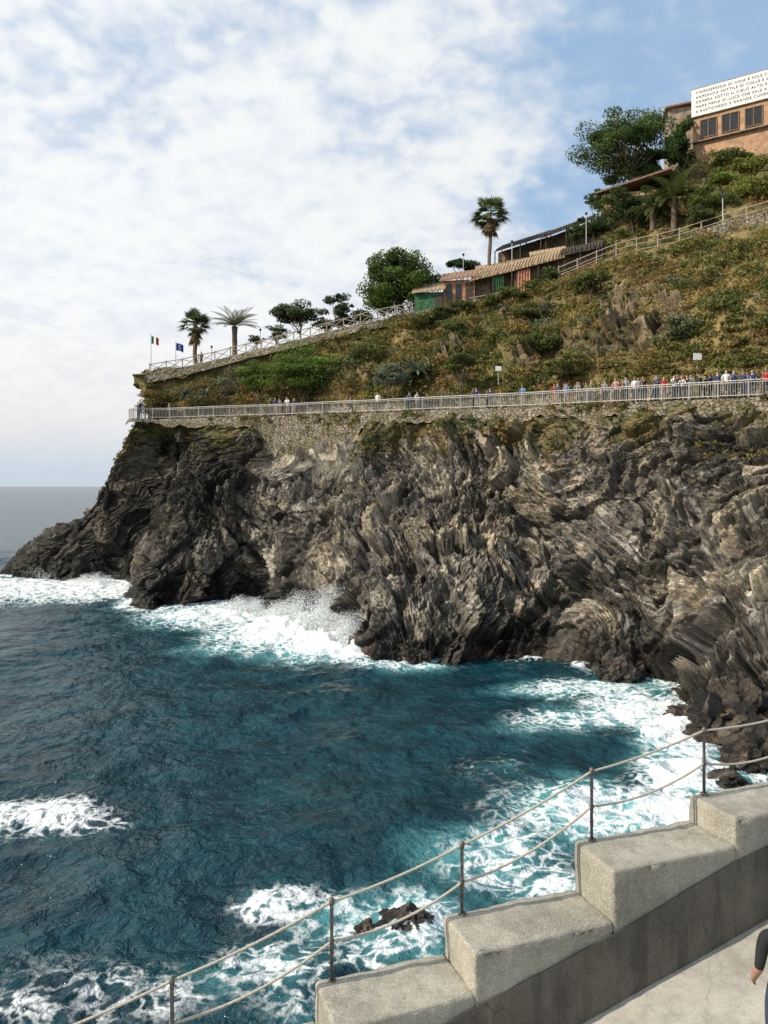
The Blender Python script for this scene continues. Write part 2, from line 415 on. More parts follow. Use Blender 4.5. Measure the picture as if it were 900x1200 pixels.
# ---------------------------------------------------------------- VEGETATION
def leafcloud(cn,size,colr,asp=.5):
    N=len(cn); a=rng.normal(size=(N,3)); a/=np.linalg.norm(a,axis=1)[:,None]
    b=rng.normal(size=(N,3)); b-=a*(a*b).sum(1)[:,None]; b/=np.linalg.norm(b,axis=1)[:,None]
    a=a*size[:,None]; b=b*(size*asp)[:,None]
    V=np.stack([cn-a,cn-b*.9,cn+a,cn+b*.9],1).reshape(-1,3)
    return V,np.arange(4*N).reshape(N,4),np.repeat(colr,4,0)
PAL=np.array([(.07,.10,.024),(.11,.135,.034),(.20,.175,.05),(.31,.235,.075),(.25,.15,.055),(.18,.195,.11),(.155,.165,.042),(.38,.30,.13)])
def clumps(cent,rad,pal,nper,leaf,flat=.75):
    out=[];sz=[];cs=[]
    for cpt,r,pc in zip(cent,rad,pal):
        k=int(nper*(r/.6)**1.6)+8
        dvec=rng.normal(size=(k,3)); dvec/=np.linalg.norm(dvec,axis=1)[:,None]; dvec[:,2]=np.abs(dvec[:,2])-.1
        rr=r*(.55+.5*rng.random(k))
        lump=1+.35*pn(dvec*2.5+cpt)
        out.append(cpt+dvec*(rr*lump)[:,None]*np.array([1,1,flat])); sz.append(leaf*(.6+.8*rng.random(k)))
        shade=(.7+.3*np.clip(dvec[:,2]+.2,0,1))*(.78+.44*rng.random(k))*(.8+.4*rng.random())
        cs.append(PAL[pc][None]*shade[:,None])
    return leafcloud(np.concatenate(out),np.concatenate(sz),np.concatenate(cs))
HQ=q2.reshape(HU,HV,3)
def scatter(n,vlo,vhi,ulo=.10,uhi=.97):
    u=(rng.uniform(ulo,uhi,n)*(HU-1)).astype(int); v=(rng.uniform(vlo,vhi,n)*(HV-1)).astype(int)
    return HQ[u,v]
pts=np.concatenate([scatter(9000,.015,vT,.06,.96),scatter(5200,vT,cc[8]+.02,.06,.96)])
pxp=450+900*pts[:,0]/pts[:,1]
pts=pts[(np.abs(pts[:,0]/pts[:,1])<.62)&(pxp>172)]
pk=.55*pn(pts/7+50)+.6*pn(pts/2.2+55)+.18*rng.normal(size=len(pts))
pxp=450+900*pts[:,0]/pts[:,1]
pk+=.10*(pts[:,2]<np.array([topline(a)[2] for a in pxp]))
keep=rng.random(len(pts))>rockiness(pts)*.8
pts=pts[keep]; pk=pk[keep]; pxp=pxp[keep]
tl_=np.array([topline(a)[1] for a in pxp])
bad=((pts[:,1]>tl_-.6)&(pts[:,1]<tl_+3.4)&(pxp<640))|((pts[:,1]>tl_-.3)&(pts[:,1]<tl_+.6))|((pts[:,1]>tl_-2.2)&(pts[:,1]<tl_)&(pxp>830)&(rng.random(len(pts))<.8))|((pts[:,1]>tl_-.5)&(pxp<600)&(pts[:,1]<90)&(rng.random(len(pts))<.75))
pts=pts[~bad]; pk=pk[~bad]
pal=np.where(pk<-.40,0,np.where(pk<-.22,1,np.where(pk<-.07,6,np.where(pk<.14,2,np.where(pk<.34,3,np.where(pk<.48,4,5))))))
r_=rng.random(len(pts)); pal=np.where(r_<.09,3,np.where(r_<.13,5,np.where(r_<.18,7,np.where(r_<.22,1,pal))))
rad=rng.uniform(.22,.55,len(pts))+ (rng.random(len(pts))<.16)*rng.uniform(.2,1.0,len(pts))
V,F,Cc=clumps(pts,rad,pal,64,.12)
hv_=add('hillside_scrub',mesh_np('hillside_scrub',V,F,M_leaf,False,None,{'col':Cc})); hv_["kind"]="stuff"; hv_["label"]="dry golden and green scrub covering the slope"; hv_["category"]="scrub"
CV=cliffV.reshape(NU,NV,3); k=1500
u=(rng.uniform(.12,.93,k)*(NU-1)).astype(int); v=((1-rng.random(k)**1.6*.2)*(NV-1)).astype(int)
pts=CV[u,v]; ok=(pn(pts/3.5+21)>-.15)|(rng.random(k)<.2); ok&=~((pts[:,0]>-12.5)&(pts[:,0]<-3)&(rng.random(k)<.85)); pts=pts[ok]
ex=rng.uniform(160,960,420); wl_=np.array([edge(x)-inn(x)*.15-np.array([0,0,abs(rng.normal())*.7]) for x in ex]); wl_=wl_[pn(wl_/3+77)>-.05]
pts=np.concatenate([pts,wl_])
pk=rng.random(len(pts)); pal=np.where(pk<.3,2,np.where(pk<.55,3,np.where(pk<.7,1,np.where(pk<.88,6,4))))
V,F,Cc=clumps(pts,rng.uniform(.12,.42,len(pts)),pal,60,.105)
cv_=add('cliff_scrub',mesh_np('cliff_scrub',V,F,M_leaf,False,None,{'col':Cc})); cv_["kind"]="stuff"; cv_["label"]="tufts of dry scrub hanging over the cliff edge"; cv_["category"]="scrub"

M_bark=plain('bark',(.14,.105,.07),.9,.35,9,.5)
M_pbark=plain('palm_bark',(.16,.12,.085),.9,.4,14,.5)
def crownmesh(center,radii,nb,nl,leaf,base,lobe=.38,flatbottom=False,seed=0,hollow=.55):
    r=np.random.default_rng(seed)
    dv=r.normal(size=(nb,3)); dv/=np.linalg.norm(dv,axis=1)[:,None]
    if flatbottom: dv[:,2]=np.abs(dv[:,2])*1.1-.2
    sc=(hollow+ (1-hollow)*r.random(nb))
    bc=dv*sc[:,None]*(1-lobe*.45)
    br=lobe*(.6+.7*r.random(nb)); bt=.75+.6*r.random(nb)
    k=r.integers(0,nb,nl); d2=r.normal(size=(nl,3)); d2/=np.linalg.norm(d2,axis=1)[:,None]
    rr=(r.random(nl)**.35)
    loc=bc[k]+d2*(br[k]*rr)[:,None]*np.array([1,1,.8])
    if flatbottom: loc[:,2]=np.maximum(loc[:,2],-.4+.2*r.random(nl))
    pt=loc*np.array(radii)
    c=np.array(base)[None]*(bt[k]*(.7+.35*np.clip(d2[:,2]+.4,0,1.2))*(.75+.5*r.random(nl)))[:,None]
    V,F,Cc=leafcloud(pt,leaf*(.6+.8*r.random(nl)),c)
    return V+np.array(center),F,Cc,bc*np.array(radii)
def tree(name,px,D,cpy,rx,rz,base,label,nb=26,nl=7000,leaf=.2,lobe=.38,flat=False,seed=1,trunk_r=.22,pxbase=None,ry=None,hollow=.55,nbr=9):
    cz=H+(570-cpy)/900*D; cx=(px-450)/900*D; Rx=rx/900*D;Rz=rz/900*D
    bx=((pxbase or px)-450)/900*D; gz=ground(bx,D)
    e=empty(name,(bx,D,gz),label,'tree')
    V,F,Cc,bc=crownmesh((cx,D,cz),(Rx,(ry or Rx),Rz),nb,nl,leaf,base,lobe,flat,seed,hollow)
    cr=add('crown',mesh_np('crown',V,F,M_leaf,False,None,{'col':Cc})); par(cr,e)
    b=B(); fork=Vector((bx*.6+cx*.4,D,gz+(cz-gz)*.45)); base_=Vector((bx,D,gz-.4))
    b.tube([base_,base_.lerp(fork,.5)+Vector((.12,0,0)),fork],[trunk_r,trunk_r*.85,trunk_r*.7],8)
    r=random.Random(seed)
    for i in range(min(nbr,nb)):
        t=Vector((cx,D,cz))+Vector(bc[i])*.9
        mid=fork.lerp(t,.5)+Vector((r.uniform(-.2,.2),r.uniform(-.2,.2),-.15))
        b.tube([fork,mid,t],[trunk_r*.5,trunk_r*.28,trunk_r*.08],6)
    tr=add('trunk',b.mesh('trunk',M_bark,True)); par(tr,e)
    return e
tree('broadleaf_tree',470,85,328,50,40,(.09,.145,.03),'round dense green tree on the terrace behind the wooden fence',70,26000,.14,.26,seed=3,hollow=.3)
tree('broadleaf_tree',450,84,352,26,20,(.10,.165,.03),'small dense tree tucked against a larger round tree',20,6000,.13,.36,seed=31,trunk_r=.1,hollow=.2)
tree('pine_tree',729,88,172,60,42,(.095,.145,.04),'large spreading pine with bare forked limbs on the hillside',85,26000,.14,.22,False,seed=52,trunk_r=.26,pxbase=742,hollow=.4,nbr=26)
tree('pine_tree',762,90,195,26,24,(.065,.105,.03),'dense low pine growing against a larger pine',26,7000,.14,.3,False,seed=19,trunk_r=.14,hollow=.25)
tree('pine_tree',800,92,172,22,32,(.055,.095,.025),'dark narrow pine beside the hilltop building',24,6500,.16,.34,seed=5)
tree('olive_tree',352,88,371,36,19,(.075,.11,.04),'low dark wind-shaped tree above the terrace wall',34,8000,.13,.27,True,seed=7,trunk_r=.12)
tree('olive_tree',396,88,355,24,13,(.07,.09,.05),'thin open-crowned tree with sparse foliage beside the fence',18,1600,.12,.22,True,seed=8,trunk_r=.07)
tree('olive_tree',402,87,371,20,14,(.06,.095,.035),'small dark leafy tree by the fence',16,4000,.13,.36,seed=9,trunk_r=.09)
tree('olive_tree',541,91,315,24,13,(.055,.085,.028),'dark flat-topped tree behind the terracotta hut',18,4000,.14,.33,True,seed=10,trunk_r=.12)
def shrub(px,py,D,rx,rz,base,label,seed,nl=2600,leaf=.13,nb=22):
    cx=(px-450)/900*D; Rx=rx/900*D; Rz=rz/900*D
    gz=ground(cx,D); cz=H+(570-py)/900*D
    e=empty('shrub',(cx,D,gz),label,'shrub')
    V,F,Cc,bc=crownmesh((cx,D,cz),(Rx,min(Rx,1.8),Rz),nb,nl,leaf,base,.34,False,seed,.3)
    par(add('crown',mesh_np('crown',V,F,M_leaf,False,None,{'col':Cc})),e)
    b=B()
    for i in range(5):
        t=Vector((cx,D,cz))+Vector(bc[i])*.7
        b.tube([(cx+.1*i-.2,D,gz-.5),t],[.06,.02],5)
    par(add('stem',b.mesh('stem',M_bark)),e)
shrub(355,432,78.0,58,30,(.14,.22,.04),'bright green spreading pine shrub above the cliff path',21,14000,.12,44)
shrub(303,440,79.4,26,20,(.15,.22,.04),'bright green bushy shrub above the cliff path',22,4200,.12)
shrub(455,440,70.2,22,18,(.16,.19,.12),'grey-green rounded shrub beside the cliff path',23)
SL=['dark green rounded shrub on the scrubby slope','dense leafy shrub on the terrace slope','olive-coloured shrub growing among dry grass']
for i,(a,b_,c_,rx,rz,ba) in enumerate([(700,264,81,26,18,(.06,.095,.025)),(745,240,82,38,26,(.055,.085,.022)),(780,212,86,34,26,(.05,.08,.02)),(715,243,85,26,14,(.09,.125,.03)),
      (850,215,82,34,24,(.15,.19,.035)),(885,222,78,34,22,(.19,.21,.04)),(860,186,87,34,16,(.09,.13,.03)),(885,195,84,30,16,(.16,.18,.035)),(820,255,71,26,14,(.09,.12,.03)),(835,235,76,26,18,(.12,.15,.035)),
      (640,400,66,34,18,(.12,.145,.04)),(590,395,69,26,15,(.15,.155,.045)),(860,360,60,36,20,(.16,.17,.075)),(800,390,58,38,22,(.18,.20,.10)),(540,425,67,28,14,(.11,.13,.035)),(690,330,69,28,18,(.14,.15,.045)),(880,300,64,34,20,(.17,.17,.05)),
      (660,430,62,30,16,(.16,.16,.05)),(880,400,55,30,20,(.14,.145,.045)),(840,320,63,30,18,(.19,.18,.055)),(530,385,74,26,14,(.12,.145,.04)),(430,410,77,26,14,(.14,.15,.045)),(620,365,72,26,14,(.12,.135,.04)),
      (540,359,76.8,20,9,(.11,.135,.04)),(515,364,77.5,14,8,(.10,.125,.035)),(600,345,76,24,11,(.12,.14,.035)),(575,351,76.5,14,9,(.10,.12,.03)),(500,373,78,24,10,(.13,.145,.04)),(645,324,76,18,11,(.09,.12,.03)),(625,335,76,16,9,(.11,.13,.035)),(325,390,88,16,9,(.07,.10,.03)),(425,370,87,18,12,(.08,.12,.03)),(380,380,88,18,9,(.07,.10,.03)),(300,398,88,12,6,(.08,.10,.035)),(672,276,82,12,14,(.07,.10,.03)),(700,232,87,18,12,(.07,.10,.025))]):
    shrub(a,b_,c_,rx,rz,ba,SL[i%3],40+i,int(2600*rx*rz/450)+200)

def fanpalm(px,D,cpy,R,label,seed,skirt=True,tr=.2,green=(.10,.135,.05),sk=.5):
    r=np.random.default_rng(seed); cx=(px-450)/900*D; cz=H+(570-cpy)/900*D; gz=ground(cx,D)
    e=empty('palm_tree',(cx,D,gz),label,'palm tree')
    b=B(); k=10
    b.tube([(cx+.08*math.sin(i),D,gz-.4+(cz-gz+.4)*i/k) for i in range(k+1)],[tr*1.25]+[tr*(1+.08*(i%2)) for i in range(k)],10)
    par(add('trunk',b.mesh('trunk',M_pbark,True)),e)
    VV=[];CO=[]
    for i in range(84):
        az=r.uniform(0,6.28); el=math.asin(r.uniform(-.98 if skirt else -.5,.98)); dead=el<-.5
        d=np.array([math.cos(az)*math.cos(el),math.sin(az)*math.cos(el),math.sin(el)])
        s0=np.array([cx,D,cz-(sk*r.random()*2 if dead else 0)]); L=R*(.35+.28*r.random())*(.5 if dead else 1)
        base=s0+d*L; side=np.cross(d,[0,0,1.]); side/=np.linalg.norm(side)+1e-6
        cl_=np.array((.19,.14,.07) if dead else green)*(.6+.8*r.random())
        VV+= [s0-side*.03,s0+side*.03,base+side*.02,base-side*.02]; CO+=[cl_]*4
        for j in range(13):
            t=(j-6)/6*1.25; dd=d*math.cos(t)+side*math.sin(t); l=R*(.35 if dead else .55)*(1-.25*abs(t)/1.25)
            tip=base+dd*l-np.array([0,0,.12*R*r.random()+.05*R]); wv=(d*-math.sin(t)+side*math.cos(t))*R*.026
            m_=base+dd*l*.5
            VV+=[base,m_+wv,tip,m_-wv]; CO+=[cl_]*4
    VV=np.array(VV); F=np.arange(len(VV)).reshape(-1,4)
    par(add('crown',mesh_np('crown',VV,F,M_leaf,False,None,{'col':np.array(CO)})),e)
def datepalm(px,D,cpy,R,label,seed,nf=44,green=(.075,.095,.035),tr=.28,lo=-.35,dr=.065):
    r=np.random.default_rng(seed); cx=(px-450)/900*D; cz=H+(570-cpy)/900*D; gz=ground(cx,D)
    e=empty('palm_tree',(cx,D,gz),label,'palm tree')
    b=B(); k=8
    b.tube([(cx,D,gz-.4+(cz-gz+.4)*i/k) for i in range(k+1)],[tr*(1+.1*(i%2)) for i in range(k)]+[tr*1.3],10)
    par(add('trunk',b.mesh('trunk',M_pbark,True)),e)
    VV=[];CO=[]
    for i in range(nf):
        az=r.uniform(0,6.28); el=math.asin(r.uniform(lo,.97)); L=R*(.85+.3*r.random())
        h=np.array([math.cos(az),math.sin(az),0]); pos=np.array([cx,D,cz]); a=el; cl_=np.array(green)*(.6+.8*r.random())
        K=16
        for s in range(K):
            dd=h*math.cos(a)+np.array([0,0,math.sin(a)]); nx=pos+dd*L/K; a-= dr
            side=np.cross(dd,[0,0,1.]); side/=np.linalg.norm(side)+1e-6; up=np.cross(side,dd)
            VV+=[pos-side*.02,pos+side*.02,nx+side*.02,nx-side*.02]; CO+=[cl_*1.2]*4
            if s>1:
                l=L*.2*math.sin(math.pi*min(1,(s+1)/(K+1))**.8)+.05
                for sg in (-1,1):
                  for oo in (0,.5):
                    q0=pos+(nx-pos)*oo
                    tip=q0+side*sg*l*.85+dd*l*.55+up*l*.25-np.array([0,0,.1*l]); w=dd*L/K*.2
                    m_=(q0+tip)/2
                    VV+=[q0-w,m_-w,tip,m_+w]; CO+=[cl_]*4
            pos=nx
    VV=np.array(VV); F=np.arange(len(VV)).reshape(-1,4)
    par(add('crown',mesh_np('crown',VV,F,M_leaf,False,None,{'col':np.array(CO)})),e)
fanpalm(574,86,252,2.4,'tall fan palm with shaggy crown rising behind the pergola',1,tr=.2,sk=.7)
fanpalm(229,90,380,2.1,'fan palm with shaggy dark crown by the fence',2,tr=.24,sk=.9)
datepalm(275,89,383,3.1,'date palm with stiff upward fanning fronds by the fence',3,nf=36,green=(.15,.155,.085),lo=.15,dr=.04)
datepalm(790,79,232,3.4,'date palm with arching fronds on the terraced slope',4,nf=60,green=(.12,.15,.045),tr=.3)
datepalm(765,80,243,2.4,'young palm with arching fronds on the terraced slope',6,nf=40,green=(.07,.10,.03))
def agave(px,D,R,seed,label,green=(.18,.22,.15),dz=.2):
    r=np.random.default_rng(seed); g=onhill(px,D,dz); VV=[];CO=[]
    for i in range(52):
        az=r.uniform(0,6.28); el=math.asin(r.uniform(-.1,.95)); h=np.array([math.cos(az),math.sin(az),0]); L=R*(.7+.4*r.random())
        pos=g.copy(); K=6; cl_=np.array(green)*(.5+.8*r.random()); side=np.cross(h,[0,0,1.]); a=el
        for s in range(K):
            dd=h*math.cos(a)+np.array([0,0,math.sin(a)]); nx=pos+dd*L/K; a-=.16
            w0=.10*R*(1-s/K)**.6; w1=.10*R*(1-(s+1)/K)**.6
            VV+=[pos-side*w0,pos+side*w0,nx+side*w1,nx-side*w1]; CO+=[cl_]*4; pos=nx
    VV=np.array(VV); o=add('agave_plant',mesh_np('agave_plant',VV,np.arange(len(VV)).reshape(-1,4),M_leaf,False,None,{'col':np.array(CO)}))
    tag(o,label,'agave')
agave(489,72.3,2.4,1,'large spiky grey-green agave on the dry slope',dz=1.3)
agave(476,72.8,1.7,2,'spiky agave growing on the dry slope',dz=1.0)
agave(455,71.0,1.9,3,'pale spiky agave just above the path',dz=.8)
agave(216,83.2,1.6,4,'small spiky agave above the path',dz=.8)
agave(240,82.6,1.4,5,'small spiky agave above the path',dz=.8)
agave(640,72,1.3,6,'spiky agave under the terrace',dz=.6)
agave(590,74,1.2,8,'spiky agave under the terrace',dz=.6)

# ---------------------------------------------------------------- RAILING on path
M_rail=plain('galvanised_rail',(.50,.49,.46),.5,.15,8,0,.2)
def polyline(fn,x0,x1,step):
    pts=[];x=x0;last=fn(x0);pts.append(last)
    while x<x1:
        x+=.5; q_=fn(x)
        if np.linalg.norm(q_-last)>=step: pts.append(q_); last=q_
    return pts
rp=polyline(lambda x: edge(x)+inn(x)*.12,150,960,1.9)
e=empty('metal_railing',rp[0],'long grey metal railing with vertical bars along the cliff path','railing')
rpp=[rp[0]+np.array([1.2,1.5,0])]+rp
hR=1.15
for i,pt in enumerate(rpp):
    b=B(); b.box(pt+np.array([0,0,hR/2+.04]),(.075,.075,hR+.08)); par(add('post',b.mesh('post',M_rail)),e)
for a,c_ in zip(rpp[:-1],rpp[1:]):
    b=B(); z=np.array([0,0,1.])
    b.beam(a+z*hR,c_+z*hR,.06,.05); b.beam(a+z*.18,c_+z*.18,.04,.04); b.beam(a+z*(hR-.14),c_+z*(hR-.14),.03,.03)
    L=np.linalg.norm(c_-a); k=int(L/.16)
    for j in range(1,k):
        t=a+(c_-a)*j/k; b.box(t+z*(.18+(hR-.18)/2),(.022,.022,hR-.2))
    par(add('railing_panel',b.mesh('railing_panel',M_rail)),e)
M_wood=plain('weathered_wood',(.34,.29,.22),.85,.3,7,.3)
def woodfence(x0,x1,label,fn,cross=True,hh=1.15):
    fp=polyline(fn,x0,x1,1.9); fp=[np.array([a[0],a[1],ground(a[0],a[1])]) for a in fp]
    e=empty('wooden_fence',fp[0],label,'fence'); z=np.array([0,0,1.])
    for pt in fp:
        b=B(); b.tube([pt-z*.3,pt+z*(hh+.08)],.065,7); par(add('post',b.mesh('post',M_wood)),e)
    for a,c_ in zip(fp[:-1],fp[1:]):
        b=B(); b.tube([a+z*hh*.96,c_+z*hh*.96],.05,6)
        b.tube([a+z*hh*.12,c_+z*hh*.12],.045,6)
        if cross: b.tube([a+z*hh*.12,c_+z*hh*.94],.04,6); b.tube([a+z*hh*.94+np.array([0,-.06,0]),c_+z*hh*.12+np.array([0,-.06,0])],.04,6)
        else: b.tube([a+z*hh*.55,c_+z*hh*.55],.04,6)
        par(add('fence_rail',b.mesh('fence_rail',M_wood)),e)
woodfence(175,492,'weathered wooden fence with crossed rails along the upper terrace',lambda x: topline(x)+np.array([0,.1,0]))
woodfence(655,960,'weathered wooden post and rail fence climbing the slope',lambda x: topline(x)+np.array([0,.1,0]),False,1.3)
def l2(px): return P(px,np.interp(px,[800,930],[205,180]),84)
woodfence(805,950,'light wooden fence beside the hilltop building',l2,False,1.2)

# ---------------------------------------------------------------- BUILDINGS
M_pink=plain('terracotta_plaster',(.46,.22,.13),.85,.35,2.5,.2)
M_tanw=plain('tan_plaster',(.44,.27,.16),.85,.25,1.5,.2)
M_grey=plain('aged_plaster',(.30,.25,.19),.9,.35,1.2,.2)
M_white=plain('white_paint',(.80,.79,.75),.6,.05,2)
M_dark=plain('window_dark',(.02,.022,.025),.2,.3,3,0,0,.5)
M_reed=plain('reed_roof',(.38,.28,.17),.9,.4,5,.4)
M_dkwood=plain('dark_timber',(.07,.055,.042),.8,.35,6)
M_screen=plain('woven_screen',(.15,.115,.075),.9,.5,2.2,.3)
M_green=plain('green_tarpaulin',(.045,.13,.06),.8,.45,2.5)
M_rtile=plain('roof_tile',(.28,.17,.11),.85,.3,8,.4)
M_txt=plain('black_letter',(.10,.09,.08),.7,.1,3)
M_shut=plain('brown_frame',(.20,.12,.07),.7,.2,5)
U=np.array([.825,-.565,0]);Vd=np.array([.565,.825,0]);Z=np.array([0,0,1.])
O=P(812,107,92); O[2]=0
def bp(u_,v_,z_): return O+U*u_+Vd*v_+Z*z_
e=empty('hilltop_building',bp(0,0,50.5),'tan hilltop building carrying a long white inscribed board','building')
def bx(name,u0,u1,v0,v1,z0,z1,mat,parent):
    b=B(); b.box(bp((u0+u1)/2,(v0+v1)/2,(z0+z1)/2),(u1-u0,v1-v0,z1-z0),U,Vd,Z); o=add(name,b.mesh(name,mat)); par(o,parent); return o
bx('wall',.0,16,0,7,48.5,57.9,M_tanw,e)
bx('roof',-.25,16.3,.05,7.3,57.9,58.15,M_rtile,e)
sg=bx('sign_board',-.12,14,-.22,-.06,55.15,58.35,M_white,e)
b=B()
for zz in (55.10,58.40): b.box(bp(6.94,-.14,zz),(14.2,.20,.08),U,Vd,Z)
par(add('sign_frame',b.mesh('sign_frame',M_grey)),e)
for i,u0 in enumerate((.9,3.3,5.8,8.3,10.8)):
    w_=bx('window',u0,u0+1.7,-.03,.1,52.5,54.5,M_dark,e)
    b=B()
    for du in (-.05,.85,1.75): b.box(bp(u0+du,-.07,53.5),(.1,.1,2.0),U,Vd,Z)
    for zz in (52.45,54.55): b.box(bp(u0+.85,-.075,zz),(1.9,.09,.1),U,Vd,Z)
    f_=add('frame',b.mesh('frame',M_shut)); f_.parent=w_; f_.matrix_parent_inverse=Matrix.Identity(4)
    w_.matrix_parent_inverse=Matrix.Translation(e.location).inverted()
b=B(); b.box(bp(6.5,-.25,52.0),(13,.5,.12),U,Vd,Z); par(add('ledge',b.mesh('ledge',M_grey)),e)
lines=["COMINERESSIA DI NOIA E SOLE CHE","ARMONICA SOTTILE DI COLLE E DI","CAMERA SOTTO IL CIELO ALTO E A","MARE PIENA DI LUCE CHE SALE A","A RUSTICHEDO E GRANDE CUORE DI"]
rot=Matrix((( U[0],0,-Vd[0]),(U[1],0,-Vd[1]),(0,1,0))).to_4x4()
for i,t in enumerate(lines):
    cu=bpy.data.curves.new('t','FONT'); cu.body=t; cu.size=.43; cu.extrude=.01; cu.space_character=1.2
    to=bpy.data.objects.new('t',cu); col.objects.link(to); dg=bpy.context.evaluated_depsgraph_get()
    me=bpy.data.meshes.new_from_object(to.evaluated_get(dg)); bpy.data.objects.remove(to)
    me.transform(rot); me.transform(Matrix.Translation(Vector(bp(.35,-.245,57.75-i*.56))))
    me.materials.clear(); me.materials.append(M_txt)
    l_=add('lettering',me); l_.parent=sg
e=empty('old_house',P(796,150,97),'weathered grey stone house with low tiled roof','house')
O=P(783,120,97); O[2]=0; U=np.array([.97,-.24,0]);Vd=np.array([.24,.97,0])
bx('wall',0,4.6,0,5,49,58.7,M_grey,e)
def sroof(u0,u1,v0,v1,z0,z1,th=.2,mat=None):
    b=B(); b.quad(bp(u0,v0,z0),bp(u1,v0,z1),bp(u1,v1,z1),bp(u0,v1,z0)); b.quad(bp(u0,v0,z0+th),bp(u0,v1,z0+th),bp(u1,v1,z1+th),bp(u1,v0,z1+th))
    b.quad(bp(u0,v0,z0),bp(u0,v0,z0+th),bp(u1,v0,z1+th),bp(u1,v0,z1)); b.quad(bp(u0,v0,z0),bp(u0,v1,z0),bp(u0,v1,z0+th),bp(u0,v0,z0+th)); return b.mesh('roof',mat or M_rtile)
par(add('roof',sroof(-.4,5,-.5,5.4,58.6,59.2)),e)
bx('window',2.2,3.1,-.03,.1,56.2,57.6,M_dark,e)
O=P(705,232,86);zb=O[2]-4.0;O[2]=0
e=empty('small_house',bp(0,0,zb),'low tan house half hidden by plants below the pine','house')
bx('wall',0,6,0,4,zb,zb+4.4,M_tanw,e)
par(add('roof',sroof(-.6,7.4,-.7,4.4,zb+4.3,zb+6.3)),e)
for u0 in (1,3.4): bx('window',u0,u0+.9,-.03,.1,zb+2.9,zb+3.9,M_dark,e)

def shed(px0,px1,pyt,D,depth,wallmat,roofmat,label,name,rise=.65,over=.5,lean=0.,hmin=1.7,door=True,win=2):
    global O,U,Vd
    a=P(px0,pyt,D); L=(px1-px0)/900*D
    zb=min(ground(a[0],D),ground(a[0]+L,D))-.3; zt=max(a[2],zb+hmin)
    O=np.array([a[0],D,0.]); U=np.array([.985,-.17,0]);Vd=np.array([.17,.985,0])
    e=empty(name,bp(0,0,zb),label,'hut')
    bx('wall',0,L,0,depth,zb,zt+lean*.5,wallmat,e)
    b=B(); z0=zt; z1=zt+lean; zr=depth*rise
    A0,A1,A2,A3=bp(-.3,-over,z0),bp(L+.3,-over,z1),bp(L+.3,depth+.2,z1+zr),bp(-.3,depth+.2,z0+zr); th=np.array([0,0,.14])
    b.quad(A0+th,A1+th,A2+th,A3+th); b.quad(A0,A3,A2,A1); b.quad(A0,A1,A1+th,A0+th); b.quad(A1,A2,A2+th,A1+th); b.quad(A2,A3,A3+th,A2+th); b.quad(A3,A0,A0+th,A3+th)
    k=int(L/.35)
    for j in range(k):
        t=(j+.5)/k; b.beam((A0*(1-t)+A1*t)+th*1.1,(A3*(1-t)+A2*t)+th*1.1,.1,.06)
    par(add('roof',b.mesh('roof',roofmat)),e)
    h=zt-zb
    if door: bx('door',L*.72,L*.72+.8,-.04,.1,zb+.25,zt-.15,M_dkwood,e)
    for i in range(win):
        u0=L*(.1+.3*i); bx('window',u0,u0+min(.9,L*.2),-.03,.1,zb+h*.45,zt-.2,M_dark,e)
def canopy(px0,px1,py0,py1,D,label,mat=M_reed,depth=3.2,side=None,sidex=(0,1),rise=.5,back=None):
    a=P(px0,py0,D);c_=P(px1,py1,D-1.2); g0=ground(a[0],a[1])
    e=empty('canopy',(a[0],a[1],g0),label,'canopy')
    dp=np.array([.35,1,0])*depth
    b=B(); th=np.array([0,0,.14]); up=np.array([0,0,depth*rise])
    A0,A1,A2,A3=a,c_,c_+dp+up,a+dp+up
    b.quad(A0,A1,A2,A3); b.quad(A0-th,A3-th,A2-th,A1-th); b.quad(A0-th,A1-th,A1,A0); b.quad(A1-th,A2-th,A2,A1); b.quad(A3-th,A0-th,A0,A3)
    k=int(np.linalg.norm(c_-a)/.3)
    for j in range(k):
        t=(j+.5)/k; b.beam(A0*(1-t)+A1*t+np.array([0,-.05-.25*random.random(),.03+.06*random.random()]),A3*(1-t)+A2*t+np.array([0,0,.03]),.1,.06)
    par(add('roof',b.mesh('roof',mat)),e)
    k=max(2,int(np.linalg.norm(c_-a)/2.0)+1)
    for j in range(k):
        for s in (0.02,.9):
            t=j/(k-1); q_=a*(1-t)+c_*t+dp*s+np.array([0,.1,up[2]*s-.1]); b=B(); b.tube([(q_[0],q_[1],ground(q_[0],q_[1])-.2),q_],.06,6); par(add('post',b.mesh('post',M_dkwood)),e)
    def curtain(s0,s1,off,mat_,nm):
        q0=a*(1-s0)+c_*s0+off; q1=a*(1-s1)+c_*s1+off; b=B(); K=14
        for j in range(K):
            t0=j/K;t1=(j+1)/K; r0=q0*(1-t0)+q1*t0; r1=q0*(1-t1)+q1*t1; w0=.08*math.sin(j*2.1); w1=.08*math.sin((j+1)*2.1)
            b.quad((r0[0],r0[1]+w0,ground(r0[0],r0[1])+.05),(r1[0],r1[1]+w1,ground(r1[0],r1[1])+.05),(r1[0],r1[1]+w1,r1[2]-.25),(r0[0],r0[1]+w0,r0[2]-.25))
        par(add(nm,b.mesh(nm,mat_)),e)
    if side: curtain(sidex[0],sidex[1],np.array([0,.25,0]),side,'curtain')
    if back: curtain(0,1,dp*.4+up*.3,back,'back_screen')
    b=B()
    for hh_ in (.35,.95):
        q0=np.array([a[0],a[1]+.1,ground(a[0],a[1])+hh_]); q1=np.array([c_[0],c_[1]+.1,ground(c_[0],c_[1])+hh_]); b.beam(q0,q1,.06,.08)
    par(add('balustrade',b.mesh('balustrade',M_wood)),e)
shed(486,519,345,81.5,2.6,M_green,M_reed,'small green-walled kiosk with reed roof','kiosk',.6,.4,.3,win=0,hmin=1.5)
